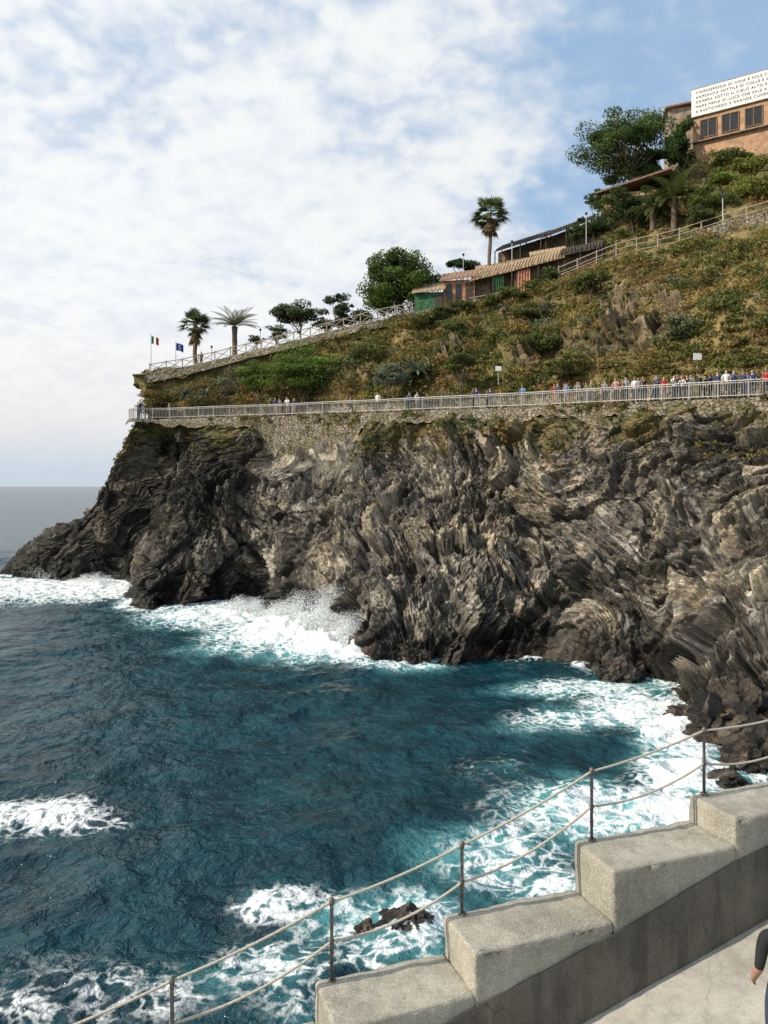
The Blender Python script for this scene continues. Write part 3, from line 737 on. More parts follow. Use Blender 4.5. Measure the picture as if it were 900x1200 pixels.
shed(519,556,331,81.5,3.0,M_pink,M_rtile,'small terracotta plastered hut with tiled overhanging roof','terracotta_hut',.55,.5,.35)
shed(596,625,312,84,2.6,M_pink,M_rtile,'narrow terracotta hut with sloping roof','terracotta_hut',.5,.4,.4,win=1)
shed(624,660,302,82,2.6,M_green,M_reed,'green-painted hut with sloping reed roof','green_hut',.5,.5,.5,win=1)
shed(560,590,318,85,2.4,M_tanw,M_reed,'tan plastered bar hut under reed roof','bar_hut',.5,.4,.3,win=1)
canopy(550,606,328,315,80.4,'tan reed canopy shading terrace tables',side=M_green,depth=3.0,sidex=(.5,.72),rise=.6,back=M_screen)
canopy(600,662,316,300,78.5,'tan reed canopy on thin dark posts',side=M_pink,depth=3.0,sidex=(.1,.35),rise=.6,back=M_screen)
canopy(580,640,294,275,86,'large dark-roofed pergola above the terrace',mat=M_dkwood,depth=4.5,rise=.45,back=M_screen)
canopy(634,694,278,256,84.5,'upper dark-roofed pergola stepping up the slope',mat=M_dkwood,depth=4.5,rise=.45,back=M_screen)
canopy(655,706,299,288,77.5,'dark sloping canopy beside the climbing fence',mat=M_dkwood,depth=2.6,rise=.55,back=M_screen)

M_pole=plain('painted_pole',(.45,.45,.43),.5,.1,4,0,.3)
fl_m=[plain('flag_green',(.02,.25,.07),.8,.05),plain('flag_white',(.75,.75,.72),.8,.05),plain('flag_red',(.55,.03,.03),.8,.05),plain('flag_blue',(.02,.04,.28),.8,.05),plain('flag_gold',(.7,.5,.05),.8,.05)]
def flag(px,D,pytop,label,kind):
    g=onhill(px,D); top=H+(570-pytop)/900*D
    e=empty('flagpole',g,label,'flag'); b=B(); b.tube([g-np.array([0,0,.3]),(g[0],g[1],top)],[.05,.03],7); b.tube([(g[0],g[1],top),(g[0],g[1],top+.1)],.06,7)
    par(add('pole',b.mesh('pole',M_pole)),e)
    b=B(); K=12; w=1.0;h=.85
    for j in range(K):
        for r in range(3):
            def pt(s,v): return (g[0]+.05+w*s*.8,g[1]+.16*math.sin(s*7)*s, top-.1-h*v-.25*s*s)
            mm=(0 if j<4 else (1 if j<8 else 2)) if kind=='it' else 3
            b.quad(pt(j/K,(r+1)/3),pt((j+1)/K,(r+1)/3),pt((j+1)/K,r/3),pt(j/K,r/3),m=mm)
    if kind!='it':
        for k in range(12):
            t=k/12*6.283; s=.5+.2*math.cos(t); v=.5+.27*math.sin(t); x,y,z=(g[0]+.05+w*s*.8,g[1]+.16*math.sin(s*7)*s-.02, top-.1-h*v-.25*s*s)
            b.quad((x-.03,y,z-.03),(x+.03,y,z-.03),(x+.03,y,z+.03),(x-.03,y,z+.03),m=4)
    par(add('flag',b.mesh('flag',fl_m)),e)
flag(177,88,393,'green white and red flag on a thin pole','it')
flag(206,88,401,'blue flag with ring of gold stars on a thin pole','eu')
def lamp(px,D,pytop):
    g=onhill(px,D); top=H+(570-pytop)/900*D; e=empty('street_lamp',g,'thin grey lamp post with small lantern on the terrace','street lamp','lamp posts on the terrace')
    b=B(); b.tube([g-np.array([0,0,.3]),(g[0],g[1],top)],[.05,.035],7); par(add('pole',b.mesh('pole',M_pole)),e)
    b=B(); b.tube([(g[0],g[1],top),(g[0],g[1],top+.08),(g[0],g[1],top+.25),(g[0],g[1],top+.3)],[.06,.12,.14,.04],8); par(add('lantern',b.mesh('lantern',M_dark)),e)
for a in ((600,80,285),(687,80,252),(248,88,408),(305,87,388),(820,72,242),(543,84,300),(847,70,232)): lamp(*a)
def signpost(px,D,py,w,h):
    g=onhill(px,D); z=H+(570-py)/900*D
    e=empty('information_sign',g,'small white notice board on a thin pole above the path','sign')
    b=B(); b.tube([g-np.array([0,0,.3]),(g[0],g[1],z)],.035,6); par(add('pole',b.mesh('pole',M_pole)),e)
    b=B(); b.box((g[0],g[1]-.06,z),(w,.04,h)); par(add('board',b.mesh('board',M_white)),e)
signpost(584,65.5,432,.5,.4); signpost(817,55.5,418,.6,.5)

# ---------------------------------------------------------------- SEA
def geo(a,b,step,lim,g=1.12):
    c_=list(np.arange(a,b,step)); x=c_[-1]; s=step
    while x<lim: s*=g; x+=s; c_.append(x)
    return c_
def axis(a,b,step,lo,hi):
    right=geo(a,b,step,hi); left=[]; x=a;s=step
    while x>lo: s*=1.12; x-=s; left.append(x)
    return np.array(left[::-1]+right)
X=axis(-62,24,.18,-25000,25000); Y=axis(13,112,.18,-300,40000)
gx,gy=np.meshgrid(X,Y,indexing='ij'); sx,sy=len(X),len(Y)
w=np.stack([gx.ravel(),gy.ravel(),np.zeros(sx*sy)],1)
core=(w[:,0]>-75)&(w[:,0]<40)&(w[:,1]>5)&(w[:,1]<135)
wz=np.zeros(len(w)); foam=np.zeros(len(w)); turq=np.zeros(len(w))
pc=w[core]
rotm=np.array([[.86,.5,0],[-.5,.86,0],[0,0,1]])
pr=(pc@rotm.T)
warp=np.stack([pn(pc/7),pn(pc/7+9),pc[:,2]*0],1)
amp_=.7+.6*pn(pc/11+31)
z=.38*pn(pr/np.array([9,5,1])+warp*.3)+amp_*(.22*(1-2*np.abs(pn(pr/np.array([4.5,2.2,1])+5+warp*.3)))+.12*(1-2*np.abs(pn(pr/np.array([1.9,1.0,1])+15)))+.05*(1-2*np.abs(pn(pr/np.array([.9,.55,1])+25))))
wl=CV.reshape(-1,3); wl=wl[(np.abs(wl[:,2])<.25)]; wl=wl[rng.permutation(len(wl))[:420]]
sd=np.full(len(pc),1e9)
for s in wl: sd=np.minimum(sd,(pc[:,0]-s[0])**2+(pc[:,1]-s[1])**2)
sd=np.sqrt(sd)
blobs=[
(60,690,140,14,1.15,.7),(40,700,110,10,.9,.6),(140,696,40,9,.95,.6),(250,725,80,14,1.0,.9),(330,748,75,17,1.2,1),(385,765,65,15,1.05,1),(300,765,90,12,.45,.7),(470,782,60,7,.65,.8),
(690,812,85,12,.72,.8),(740,835,70,24,.95,.9),(660,850,75,20,.5,.7),(800,868,50,32,1.15,1),(805,915,60,30,1.1,1),(700,960,115,36,.75,.9),(780,960,80,30,.95,1),(600,1010,90,42,.60,.8),
(650,1045,60,25,.72,.9),(60,962,85,22,.92,.25),(130,972,30,14,.55,.2),(330,1062,60,22,.72,.55),(420,1085,90,35,.52,.75),(490,1085,50,34,1.0,.95),(330,1140,120,45,.45,.5),(170,1165,120,40,.42,.25),(470,1130,90,30,.52,.7),(400,1190,120,30,.45,.5),(30,1190,60,20,.35,.1),(560,905,80,20,.25,.4)]
fo=np.zeros(len(pc)); tu=np.zeros(len(pc))
for (a,b_,rx,ry,f_,t_) in blobs:
    c0=SEA(a,b_); Rx=rx/900*c0[1]; y1=SEA(a,b_-ry)[1]; y2=SEA(a,b_+ry)[1]
    dy=pc[:,1]-c0[1]; Ry=np.where(dy>0,y1-c0[1],c0[1]-y2)
    dx=(pc[:,0]-c0[0]*(1+dy/c0[1]*.6))/Rx
    r2=dx**2+(dy/Ry)**2
    fo=np.maximum(fo,f_*np.exp(-r2*.9)); tu=np.maximum(tu,t_*np.exp(-r2*.5))
cc0=SEA(575,800); calm=np.exp(-((pc[:,0]-cc0[0])/5.5)**2-((pc[:,1]-cc0[1])/7)**2)
var=.4+.7*sm(-.3,.5,pn(pc/5+90))
fo=np.maximum(fo,(.7*np.exp(-(sd/.9)**2)*var+.25*np.exp(-(sd/3)**2))*(1-.9*calm))
tu=np.maximum(tu,.45*np.exp(-(sd/4)**2)*(1-calm))
fo+=.18*(pn(pc/6)+.7*pn(pc/2.3)); tu+=.25*pn(pc/5+70)
wa=SEA(318,742)[:2]; wb=SEA(408,768)[:2]; ab=wb-wa; tt_=np.clip(((pc[:,:2]-wa)@ab)/(ab@ab),0,1)
dist=np.linalg.norm(pc[:,:2]-(wa+tt_[:,None]*ab),axis=1)
roll=np.exp(-(dist/1.4)**2)*np.clip(.55+1.0*pn(pc/1.1+8)+.5*pn(pc/.5+2),0,1.4)
z+=1.15*roll; fo+=.6*np.exp(-(dist/1.5)**2)
z+=.25*np.clip(fo,0,1)*(1-2*np.abs(pn(pc/1.3+3)))+.12*np.clip(fo,0,1)
wz[core]=z*.9; foam[core]=fo; turq[core]=tu
w[:,2]=wz
m,N,b=newmat('sea_water')
geo_=N.n('ShaderNodeNewGeometry').outputs['Position']
fa=N.n('ShaderNodeAttribute',attribute_name='foam').outputs['Fac']; ta=N.n('ShaderNodeAttribute',attribute_name='turq').outputs['Fac']
n1=N.noise(geo_,1.0,6,.65,1.4); n2=N.noise(geo_,.35,4,.6,.8); n3=N.noise(geo_,5,3,.6)
vn=N.n('ShaderNodeTexVoronoi',feature='DISTANCE_TO_EDGE'); vn.inputs['Scale'].default_value=1.25
ad=N.n('ShaderNodeVectorMath',operation='ADD'); nc=N.n('ShaderNodeTexNoise'); nc.inputs['Scale'].default_value=.9; nc.inputs['Detail'].default_value=4; N.l(geo_,nc.inputs['Vector'])
sc_=N.n('ShaderNodeVectorMath',operation='SCALE'); sc_.inputs['Scale'].default_value=3.0; N.l(nc.outputs['Color'],sc_.inputs[0]); N.l(geo_,ad.inputs[0]); N.l(sc_.outputs[0],ad.inputs[1]); N.l(ad.outputs[0],vn.inputs['Vector'])
net=N.rng(vn.outputs['Distance'],0,.28,.38,-.12)
t=N.m('ADD',N.m('ADD',fa,N.m('MULTIPLY',N.m('SUBTRACT',n1,.5),1.6)),N.m('ADD',net,N.m('MULTIPLY',N.m('SUBTRACT',n3,.5),.5)))
gate=N.rng(fa,.10,.42)
fm=N.m('MULTIPLY',N.rng(t,.34,1.12),gate)
deep=N.mix(N.rng(n2,.35,.65),(.002,.026,.038),(.004,.046,.060))
tqv=N.m('ADD',N.m('ADD',ta,N.m('MULTIPLY',fa,.3)),N.m('MULTIPLY',N.m('SUBTRACT',n2,.5),.8))
tq=N.mix(N.rng(tqv,.25,1.2),deep,(.10,.34,.36))
base=N.mix(fm,tq,(.82,.85,.85))
N.l(base,b.inputs['Base Color']); N.l(N.rng(fm,0,.5,.22,.8),b.inputs['Roughness']); b.inputs['IOR'].default_value=1.33
hB=N.m('ADD',N.m('MULTIPLY',N.noise(geo_,2.4,3,.6,.4),.8),N.m('MULTIPLY',N.noise(geo_,.5,2,.5,.3),2.0))
nb=N.bump(hB,.8,.36)
N.l(N.bump(n3,.3,.05,nb),b.inputs['Normal'])
sea=add('sea',mesh_np('sea',w,gridF(sx,sy),m,True,{'foam':foam,'turq':turq})); sea["kind"]="structure"

M_spray=plain('white_spray',(.82,.85,.85),.9,.05)
def splash(px,py,wd,hg,n_,seed,label):
    r=np.random.default_rng(seed); c0=SEA(px,py)
    cx=r.normal(size=n_)*wd*.24; prof=.35+.65*np.abs(np.sin(cx*1.9+seed))
    hz=(r.random(n_)**1.5)*hg*prof*np.exp(-(cx/(wd*.4))**2)
    pt=np.stack([c0[0]+cx+hz*.3+r.normal(size=n_)*.13*(1+hz),c0[1]+r.normal(size=n_)*.4+cx*-.6,hz],1)
    V,F,_=leafcloud(pt,(.015+.05*r.random(n_))*(1.15-hz/hg*.8),np.ones((n_,3)),.9)
    o=add('wave_spray',mesh_np('wave_spray',V,F,M_spray)); o["kind"]="stuff"; o["label"]=label; o["category"]="spray"
SP='white spray thrown up by a wave on rocks'
splash(335,742,5.4,3.4,42000,1,SP); splash(372,752,5.0,4.2,52000,2,SP); splash(402,764,3.8,2.8,26000,5,SP)
splash(285,720,7,1.8,18000,3,SP)
splash(40,678,8,1.7,14000,7,SP); splash(110,686,8,1.6,14000,8,SP); splash(795,842,3,1.0,9000,9,SP)

def boulder(px,py,sx_,sy_,sz_,dz,seed,label):
    bm=bmesh.new(); bmesh.ops.create_icosphere(bm,subdivisions=6,radius=1)
    v=np.array([q_.co[:] for q_ in bm.verts])
    o3=v*1.2+seed*7.7; fa_,ea_,ca_=facet(o3*1.3,.35,.4); fb_,_,cb_=facet(o3*3.1,.12,.14)
    r_=1+.2*fbm(o3,2)+fa_+fb_+.08*(saw((o3@np.array([.6,.3,-.7]))*3.5)-.5)
    v=v*r_[:,None]*np.array([sx_,sy_,sz_]); c0=SEA(px,py); v+=np.array([c0[0],c0[1],dz])
    F=np.array([[q_.index for q_ in f.verts] for f in bm.faces]); bm.free()
    cc2=lerp3((.02,.018,.016),(.10,.08,.06),sm(-.3,.5,fbm(v*1.3,3)+.6*(cb_-.5)))
    o=add('boulder',mesh_np('boulder',v,F,M_rock,False,{'wet':np.ones(len(v)),'strata':v[:,0]*.6-v[:,2]*.7},{'col':cc2})); tag(o,label,'rock')
boulder(478,1092,.66,.55,.42,.05,1,'dark wet rock washed over by foam')
boulder(430,1098,.42,.38,.28,0,2,'dark wet rock awash in foam')
boulder(870,872,1.8,1.6,1.6,.8,4,'large dark wet boulder at the cliff foot')
boulder(805,850,.9,.8,.7,.1,5,'dark wet boulder in white surf')
boulder(850,922,.7,.6,.45,.05,6,'dark wet boulder in white surf')
boulder(430,742,1.2,1.2,1.6,.6,7,'dark wet rock in breaking surf')
boulder(725,800,1.2,1,1.1,.3,8,'brown wet rock at the cliff foot')
boulder(480,776,1.2,1,.8,.2,10,'reddish brown rock at the waterline')
boulder(905,905,1.4,1.2,1.1,.5,11,'large dark wet boulder at the cliff foot')

# ---------------------------------------------------------------- FOREGROUND stepped wall
def concmat(name,c,speck=.5,crack=.0,stain=.0):
    m,N,b=newmat(name); g_=N.n('ShaderNodeNewGeometry').outputs['Position']
    f1=N.noise(g_,1.3,6,.65); f2=N.noise(g_,60,3,.7); f3=N.noise(g_,7,5,.7)
    v=N.n('ShaderNodeTexVoronoi'); v.inputs['Scale'].default_value=105; N.l(g_,v.inputs['Vector'])
    sp=N.n('ShaderNodeSeparateColor'); N.l(v.outputs['Color'],sp.inputs[0])
    cc_=N.mix(N.rng(f1,.3,.7),tuple(x*.58 for x in c),c); cc_=N.mix(N.rng(f3,.48,.75,0,.5),cc_,tuple(x*.45 for x in c))
    cc_=N.mix(N.m('MULTIPLY',N.rng(sp.outputs[0],.6,.9),speck),cc_,tuple(min(1,x*1.6) for x in c))
    cc_=N.mix(N.m('MULTIPLY',N.rng(sp.outputs[1],.75,.95),speck),cc_,tuple(x*.4 for x in c))
    if stain:
        mp=N.n('ShaderNodeMapping'); mp.inputs['Scale'].default_value=(3.2,3.2,.5); N.l(g_,mp.inputs[0])
        fs=N.noise(mp.outputs[0],1.2,6,.7); cc_=N.mix(N.rng(fs,.45,.68,0,stain),cc_,tuple(x*.4 for x in c)); cc_=N.mix(N.rng(fs,.42,.3,0,stain*.6),cc_,tuple(x*1.5 for x in c))
    if crack:
        e_=N.n('ShaderNodeTexVoronoi',feature='DISTANCE_TO_EDGE'); e_.inputs['Scale'].default_value=.4
        nz=N.n('ShaderNodeTexNoise'); nz.inputs['Scale'].default_value=1.5; nz.inputs['Detail'].default_value=6; N.l(g_,nz.inputs['Vector'])
        a_=N.n('ShaderNodeVectorMath',operation='ADD'); N.l(g_,a_.inputs[0]); N.l(nz.outputs['Color'],a_.inputs[1]); N.l(a_.outputs[0],e_.inputs['Vector'])
        crk=N.m('MULTIPLY',N.rng(e_.outputs['Distance'],0.001,.005,1,0),N.rng(f1,.48,.54))
        cc_=N.mix(N.m('MULTIPLY',crk,crack),cc_,tuple(x*.25 for x in c))
    N.l(cc_,b.inputs['Base Color']); b.inputs['Roughness'].default_value=.92; b.inputs['Specular IOR Level'].default_value=.2
    h=N.m('ADD',N.m('MULTIPLY',sp.outputs[0],.4),N.m('ADD',f2,N.m('MULTIPLY',f3,1.5)))
    N.l(N.bump(h,.6,.012),b.inputs['Normal']); return m
M_conc=concmat('rough_concrete',(.42,.395,.325),.42,0,.3); M_plast=concmat('smooth_plaster',(.165,.15,.12),.35,.5,.7); M_pave=concmat('pale_pavement',(.47,.445,.38),.15,.35,.25)
WO=np.array([.62,8.0]);Wd=np.array([.94,.341]);Wn=np.array([.341,-.94]); TH=.72
def wp(t,n_,z): a=WO+Wd*t+Wn*n_; return (float(a[0]),float(a[1]),float(z))
def floor(t): return 5.6+(t-1.129)*.245
steps=[(-6,-4.4,4.95),(-4.4,-2.85,5.38),(-2.85,-1.38,5.77),(-1.38,0,6.15),(0,1.58,6.54),(1.58,3.17,7.06),(3.17,4.75,7.36),(4.75,6.4,7.8),(6.4,8,8.2)]
e=empty('stepped_wall',wp(0,0,5),'rough concrete parapet wall stepping upward beside the ramp','wall')
for i,(t0,t1,zt) in enumerate(steps):
    zb=zt-1.9
    b=B(); q0=[wp(t0,0,zb),wp(t1,0,zb),wp(t1,TH,zb),wp(t0,TH,zb)]; q1=[wp(t0,0,zt),wp(t1,0,zt),wp(t1,TH,zt),wp(t0,TH,zt)]
    b.v=[Vector(x) for x in q0+q1]; b.f=[(3,2,1,0),(4,5,6,7),(0,1,5,4),(1,2,6,5),(2,3,7,6),(3,0,4,7)]; b.m=[0]*6
    me=b.mesh('step_block',M_conc)
    bm=bmesh.new(); bm.from_mesh(me); bmesh.ops.recalc_face_normals(bm,faces=bm.faces)
    bmesh.ops.bevel(bm,geom=[ed for ed in bm.edges],offset=.03,segments=3,affect='EDGES',profile=.5)
    bmesh.ops.triangulate(bm,faces=bm.faces)
    for _ in range(5):
        long=[ed for ed in bm.edges if ed.calc_length()>.09]
        if not long: break
        bmesh.ops.subdivide_edges(bm,edges=long,cuts=1)
        bmesh.ops.triangulate(bm,faces=[f for f in bm.faces if len(f.verts)>3])
    vs=np.array([v_.co[:] for v_ in bm.verts]); ns=np.array([v_.normal[:] for v_ in bm.verts])
    dd=.011*fbm(vs*6,3)+.018*pn(vs*1.8)
    for v_,a_,n_ in zip(bm.verts,dd,ns): v_.co+=Vector(n_)*float(a_)
    for f in bm.faces: f.smooth=True
    bm.to_mesh(me); bm.free()
    par(add('step_block',me),e)
b=B()
q0=[wp(-6,.04,-1),wp(8,.04,-1),wp(8,TH-.04,-1),wp(-6,TH-.04,-1)]; q1=[wp(-6,.04,3.4),wp(8,.04,6.9),wp(8,TH-.04,6.9),wp(-6,TH-.04,3.4)]
b.v=[Vector(x) for x in q0+q1]; b.f=[(3,2,1,0),(4,5,6,7),(0,1,5,4),(1,2,6,5),(2,3,7,6),(3,0,4,7)]; b.m=[0]*6
par(add('wall_base',b.mesh('wall_base',M_conc)),e)
b=B()
tt=[-6,-4.4,-2.85,-1.38,0,1.58,3.17,4.75,6.4,8]
def bandtop(t): return np.interp(t,tt,[4.5,4.9,5.3,5.7,6.08,6.46,6.95,7.25,7.65,8.05])-.03
n0=TH; n1=TH+.022
for a_,c_ in zip(tt[:-1],tt[1:]):
    K=12
    for j in range(K):
        s0=a_+(c_-a_)*j/K; s1=a_+(c_-a_)*(j+1)/K
        b.quad(wp(s0,n1+.02,floor(s0)-.3),wp(s1,n1+.02,floor(s1)-.3),wp(s1,n1,bandtop(s1)),wp(s0,n1,bandtop(s0)))
        b.quad(wp(s0,n1,bandtop(s0)),wp(s1,n1,bandtop(s1)),wp(s1,n0-.05,bandtop(s1)-.03),wp(s0,n0-.05,bandtop(s0)-.03))
par(add('plaster_band',b.mesh('plaster_band',M_plast)),e)
ts=np.linspace(-6,9,90); ns_=np.linspace(TH-.1,6.0,40)
gv=np.array([[wp(t_,n_,floor(t_)) for n_ in ns_] for t_ in ts]); pv=gv.reshape(-1,3); pv[:,2]+=.012*pn(pv*1.2)
rm=add('ramp_pavement',mesh_np('ramp_pavement',pv,gridF(90,40),M_pave,True)); rm["kind"]="structure"
b=B(); prev=None
for j in range(26):
    t_=3.05+.9*math.sin(j/25*1.7); n_=1.45+j*.16
    cur=np.array(wp(t_,n_,floor(t_)+.01))
    if prev is not None: b.beam(prev,cur,.03,.03)
    prev=cur
kb=add('pavement_kerb',b.mesh('pavement_kerb',M_plast)); tag(kb,'thin raised mortar lip across the pale ramp','kerb')

M_steel=plain('dull_steel',(.15,.135,.115),.55,.3,20,.1,.5)
M_rope=plain('beige_rope',(.46,.42,.34),.8,.25,60,.4)
e=empty('rope_railing',wp(0,.05,6.5),'thin metal posts strung with two sagging beige ropes','railing')
def tz(t):
    for a_,c_,z_ in steps:
        if a_<=t<c_: return z_
posts=[]
for px,D,ztop in ((-20,6.55,6.17),(200,7.15,11-568/900*7.15),(384,7.66,11-478/900*7.66),(538,8.07,11-417/900*8.07),(690,8.6,11-332/900*8.6),(820,9.15,11-284/900*9.15),(925,9.75,11-260/900*9.75),(1010,10.4,11-235/900*10.4)):
    x=(px-450)/900*D; t_=(np.array([x,D])-WO)@Wd; a_=WO+Wd*t_+Wn*.06
    zb=tz(t_) ; zb=zb if zb else ztop-.8
    posts.append(np.array([a_[0],a_[1],ztop]))
    b=B(); b.tube([(a_[0],a_[1],min(zb,ztop-.6)-.1),(a_[0],a_[1],ztop)],.018,10); b.tube([(a_[0],a_[1],ztop-.03),(a_[0],a_[1],ztop+.0),(a_[0],a_[1],ztop+.03),(a_[0],a_[1],ztop+.045)],[.022,.03,.022,.008],10)
    b.tube([(a_[0],a_[1],ztop-.41),(a_[0],a_[1],ztop-.37)],.026,10)
    b.tube([(a_[0],a_[1],zb-.01),(a_[0],a_[1],zb+.015)],.045,12)
    par(add('post',b.mesh('post',M_steel,True)),e)
for drop,sag in ((0.0,.035),(.39,.10)):
    pts=[]
    for a_,c_ in zip(posts[:-1],posts[1:]):
        for j in range(16):
            t_=j/16; q_=a_*(1-t_)+c_*t_; pts.append(q_-np.array([0,0,drop+sag*4*t_*(1-t_)]))
    pts.append(posts[-1]-np.array([0,0,drop]))
    b=B(); b.tube(pts,.0135,8); par(add('rope',b.mesh('rope',M_rope,True)),e)

# ---------------------------------------------------------------- PEOPLE
skin=[plain('skin_light',(.52,.33,.24),.6,.05),plain('skin_tan',(.38,.22,.15),.6,.05)]
def cloth(n,c): return plain(n,c,.85,.12,12)
shirts=[cloth('cloth_white',(.7,.7,.68)),cloth('cloth_black',(.02,.02,.022)),cloth('cloth_navy',(.03,.05,.14)),cloth('cloth_red',(.4,.04,.04)),cloth('cloth_grey',(.25,.25,.26)),cloth('cloth_blue',(.12,.25,.5)),cloth('cloth_pink',(.5,.25,.25)),cloth('cloth_olive',(.14,.15,.07))]
snames=['white','black','navy','red','grey','blue','pink','olive']
pants=[cloth('denim',(.035,.05,.085)),cloth('trouser_black',(.02,.02,.02)),cloth('trouser_beige',(.4,.33,.23)),cloth('trouser_grey',(.15,.15,.15))]
pnames=['jeans','black trousers','beige trousers','grey trousers']
hairs=[cloth('hair_dark',(.025,.017,.012)),cloth('hair_brown',(.09,.05,.03)),cloth('hair_fair',(.3,.21,.11))]
M_shoe=cloth('shoe',(.05,.045,.04))
def body(pose,detail=1,hands=False):
    J={'pel':(0,0,.95),'wa':(0,0,1.1),'ch':(0,-.01,1.28),'nk0':(0,-.015,1.42),'nk':(0,-.005,1.5),'h0':(0,.015,1.56),'h1':(0,.02,1.63),'h2':(0,.01,1.71)}
    R={'pel':(.155,.11),'wa':(.135,.095),'ch':(.16,.11),'nk0':(.10,.07),'nk':(.055,.055),'h0':(.07,.08),'h1':(.082,.10),'h2':(.055,.07)}
    Eg=[('pel','wa','shirt'),('wa','ch','shirt'),('ch','nk0','shirt'),('nk0','nk','skin'),('nk','h0','skin'),('h0','h1','head'),('h1','h2','hair')]
    for s,sg in (('L',-1),('R',1)):
        ar=pose.get('arm'+s,((.235,-.03,1.13),(.25,.07,.90))); lg=pose.get('leg'+s,((.10,.03,.5),(.10,-.02,.09)))
        J['s'+s]=(sg*.185,-.01,1.41); J['e'+s]=(sg*ar[0][0],ar[0][1],ar[0][2]); J['w'+s]=(sg*ar[1][0],ar[1][1],ar[1][2])
        ev=Vector(J['w'+s])-Vector(J['e'+s]); ev.normalize(); pm=Vector(J['w'+s])+ev*.07; J['p'+s]=tuple(pm)
        J['i'+s]=(sg*.095,0,.88); J['k'+s]=(sg*lg[0][0],lg[0][1],lg[0][2]); J['a'+s]=(sg*lg[1][0],lg[1][1],lg[1][2])
        J['t'+s]=(sg*(lg[1][0]+.02),lg[1][1]+.16,max(.035,lg[1][2]-.06)); J['b'+s]=(sg*lg[1][0],lg[1][1]-.04,max(.04,lg[1][2]-.05))
        R.update({'s'+s:(.068,.068),'e'+s:(.043,.043),'w'+s:(.028,.028),'p'+s:(.038,.022),'i'+s:(.095,.095),'k'+s:(.062,.062),'a'+s:(.042,.042),'t'+s:(.04,.03),'b'+s:(.04,.035)})
        Eg+=[('nk0','s'+s,'shirt'),('s'+s,'e'+s,'shirt'),('e'+s,'w'+s,'skin'),('w'+s,'p'+s,'skin'),('pel','i'+s,'pants'),('i'+s,'k'+s,'pants'),('k'+s,'a'+s,'pants'),('a'+s,'t'+s,'shoe'),('a'+s,'b'+s,'shoe')]
        if hands:
            inw_=Vector((-sg,0,0)); fw=ev.cross(inw_).normalized()
            for fi,(off,ln) in enumerate(((-.027,.062),(-.009,.075),(.009,.07),(.027,.055))):
                r0=pm+fw*off+ev*.018; k1=r0+ev*ln*.5+inw_*.006; k2=r0+ev*ln*.85+inw_*.028
                for nm,pt in (('a',r0),('b',k1),('c',k2)): J[f'f{s}{fi}{nm}']=tuple(pt); R[f'f{s}{fi}{nm}']=(.0095,.0095) if nm!='c' else (.0075,.0075)
                Eg+=[('p'+s,f'f{s}{fi}a','skin'),(f'f{s}{fi}a',f'f{s}{fi}b','skin'),(f'f{s}{fi}b',f'f{s}{fi}c','skin')]
            t1=Vector(J['w'+s])+ev*.035-fw*.035; t2=t1+ev*.035-fw*.018+inw_*.012
            J['th1'+s]=tuple(t1);J['th2'+s]=tuple(t2);R['th1'+s]=(.013,.013);R['th2'+s]=(.009,.009); Eg+=[('w'+s,'th1'+s,'skin'),('th1'+s,'th2'+s,'skin')]
    if hands:
        J['nose']=(0,.125,1.625); R['nose']=(.014,.02); Eg.append(('h1','nose','skin'))
    lean=pose.get('lean',0)
    if lean:
        for k_ in J:
            x,y,z=J[k_]
            if z>.96: J[k_]=(x,y+(z-.96)*lean,z-(z-.96)*lean*.25)
    names=list(J); me=bpy.data.meshes.new('b'); me.from_pydata([J[k_] for k_ in names],[(names.index(a),names.index(b_)) for a,b_,_ in Eg],[])
    o=bpy.data.objects.new('b',me); col.objects.link(o)
    sk=o.modifiers.new('s','SKIN'); sk.use_smooth_shade=True; ss=o.modifiers.new('d','SUBSURF'); ss.levels=detail; ss.render_levels=detail
    sv=me.skin_vertices[0].data
    for i,k_ in enumerate(names): sv[i].radius=R[k_]; sv[i].use_root=(k_=='pel')
    dg=bpy.context.evaluated_depsgraph_get(); out=bpy.data.meshes.new_from_object(o.evaluated_get(dg)); bpy.data.objects.remove(o)
    segs=[(Vector(J[a]),Vector(J[b_]),l_) for a,b_,l_ in Eg]; lab={'shirt':0,'pants':1,'skin':2,'head':2,'hair':3,'shoe':4}
    idx=[]; hb=Vector(J['h1'])
    for pl_ in out.polygons:
        c_=pl_.center; best=9;bl=0
        for a,b_,l_ in segs:
            ab=b_-a; t=max(0,min(1,(c_-a).dot(ab)/ab.length_squared)); dd=(c_-a-ab*t).length
            if dd<best: best=dd;bl=l_
        v=lab[bl]
        if bl in('head','skin','hair') and c_.z>J['h0'][2]-.03 and abs(c_.x)<.13 and (c_.y<hb.y+.01 or c_.z>hb.z+.045) and (c_-hb).length<.2: v=3
        elif bl=='hair': v=2 if c_.z<hb.z+.04 else 3
        if bl=='pants' and c_.z>.97: v=0
        idx.append(v)
    for k_ in range(5): out.materials.append(None)
    out.polygons.foreach_set('material_index',idx); out.polygons.foreach_set('use_smooth',[True]*len(idx)); out.update()
    out.name='person'; return out
poses=[({},'standing'),
 ({'legL':((.09,.18,.52),(.09,.22,.10)),'legR':((.09,-.02,.5),(.09,-.28,.14)),'armL':((.22,-.14,1.14),(.23,-.1,.92)),'armR':((.22,.1,1.15),(.22,.28,.98))},'walking'),
 ({'armL':((.22,.12,1.18),(.12,.33,1.32)),'armR':((.22,.12,1.18),(.10,.33,1.34))},'holding up a phone'),
 ({'armL':((.25,.1,1.16),(.2,.33,1.08)),'armR':((.25,.1,1.16),(.2,.33,1.08)),'lean':.22},'leaning on railing'),
 ({'armL':((.23,-.03,1.13),(.25,.07,.9)),'armR':((.26,.02,1.16),(.12,.2,1.05))},'with one arm bent')]
bodies=[body(p_) for p_,_ in poses]
rr=random.Random(3)
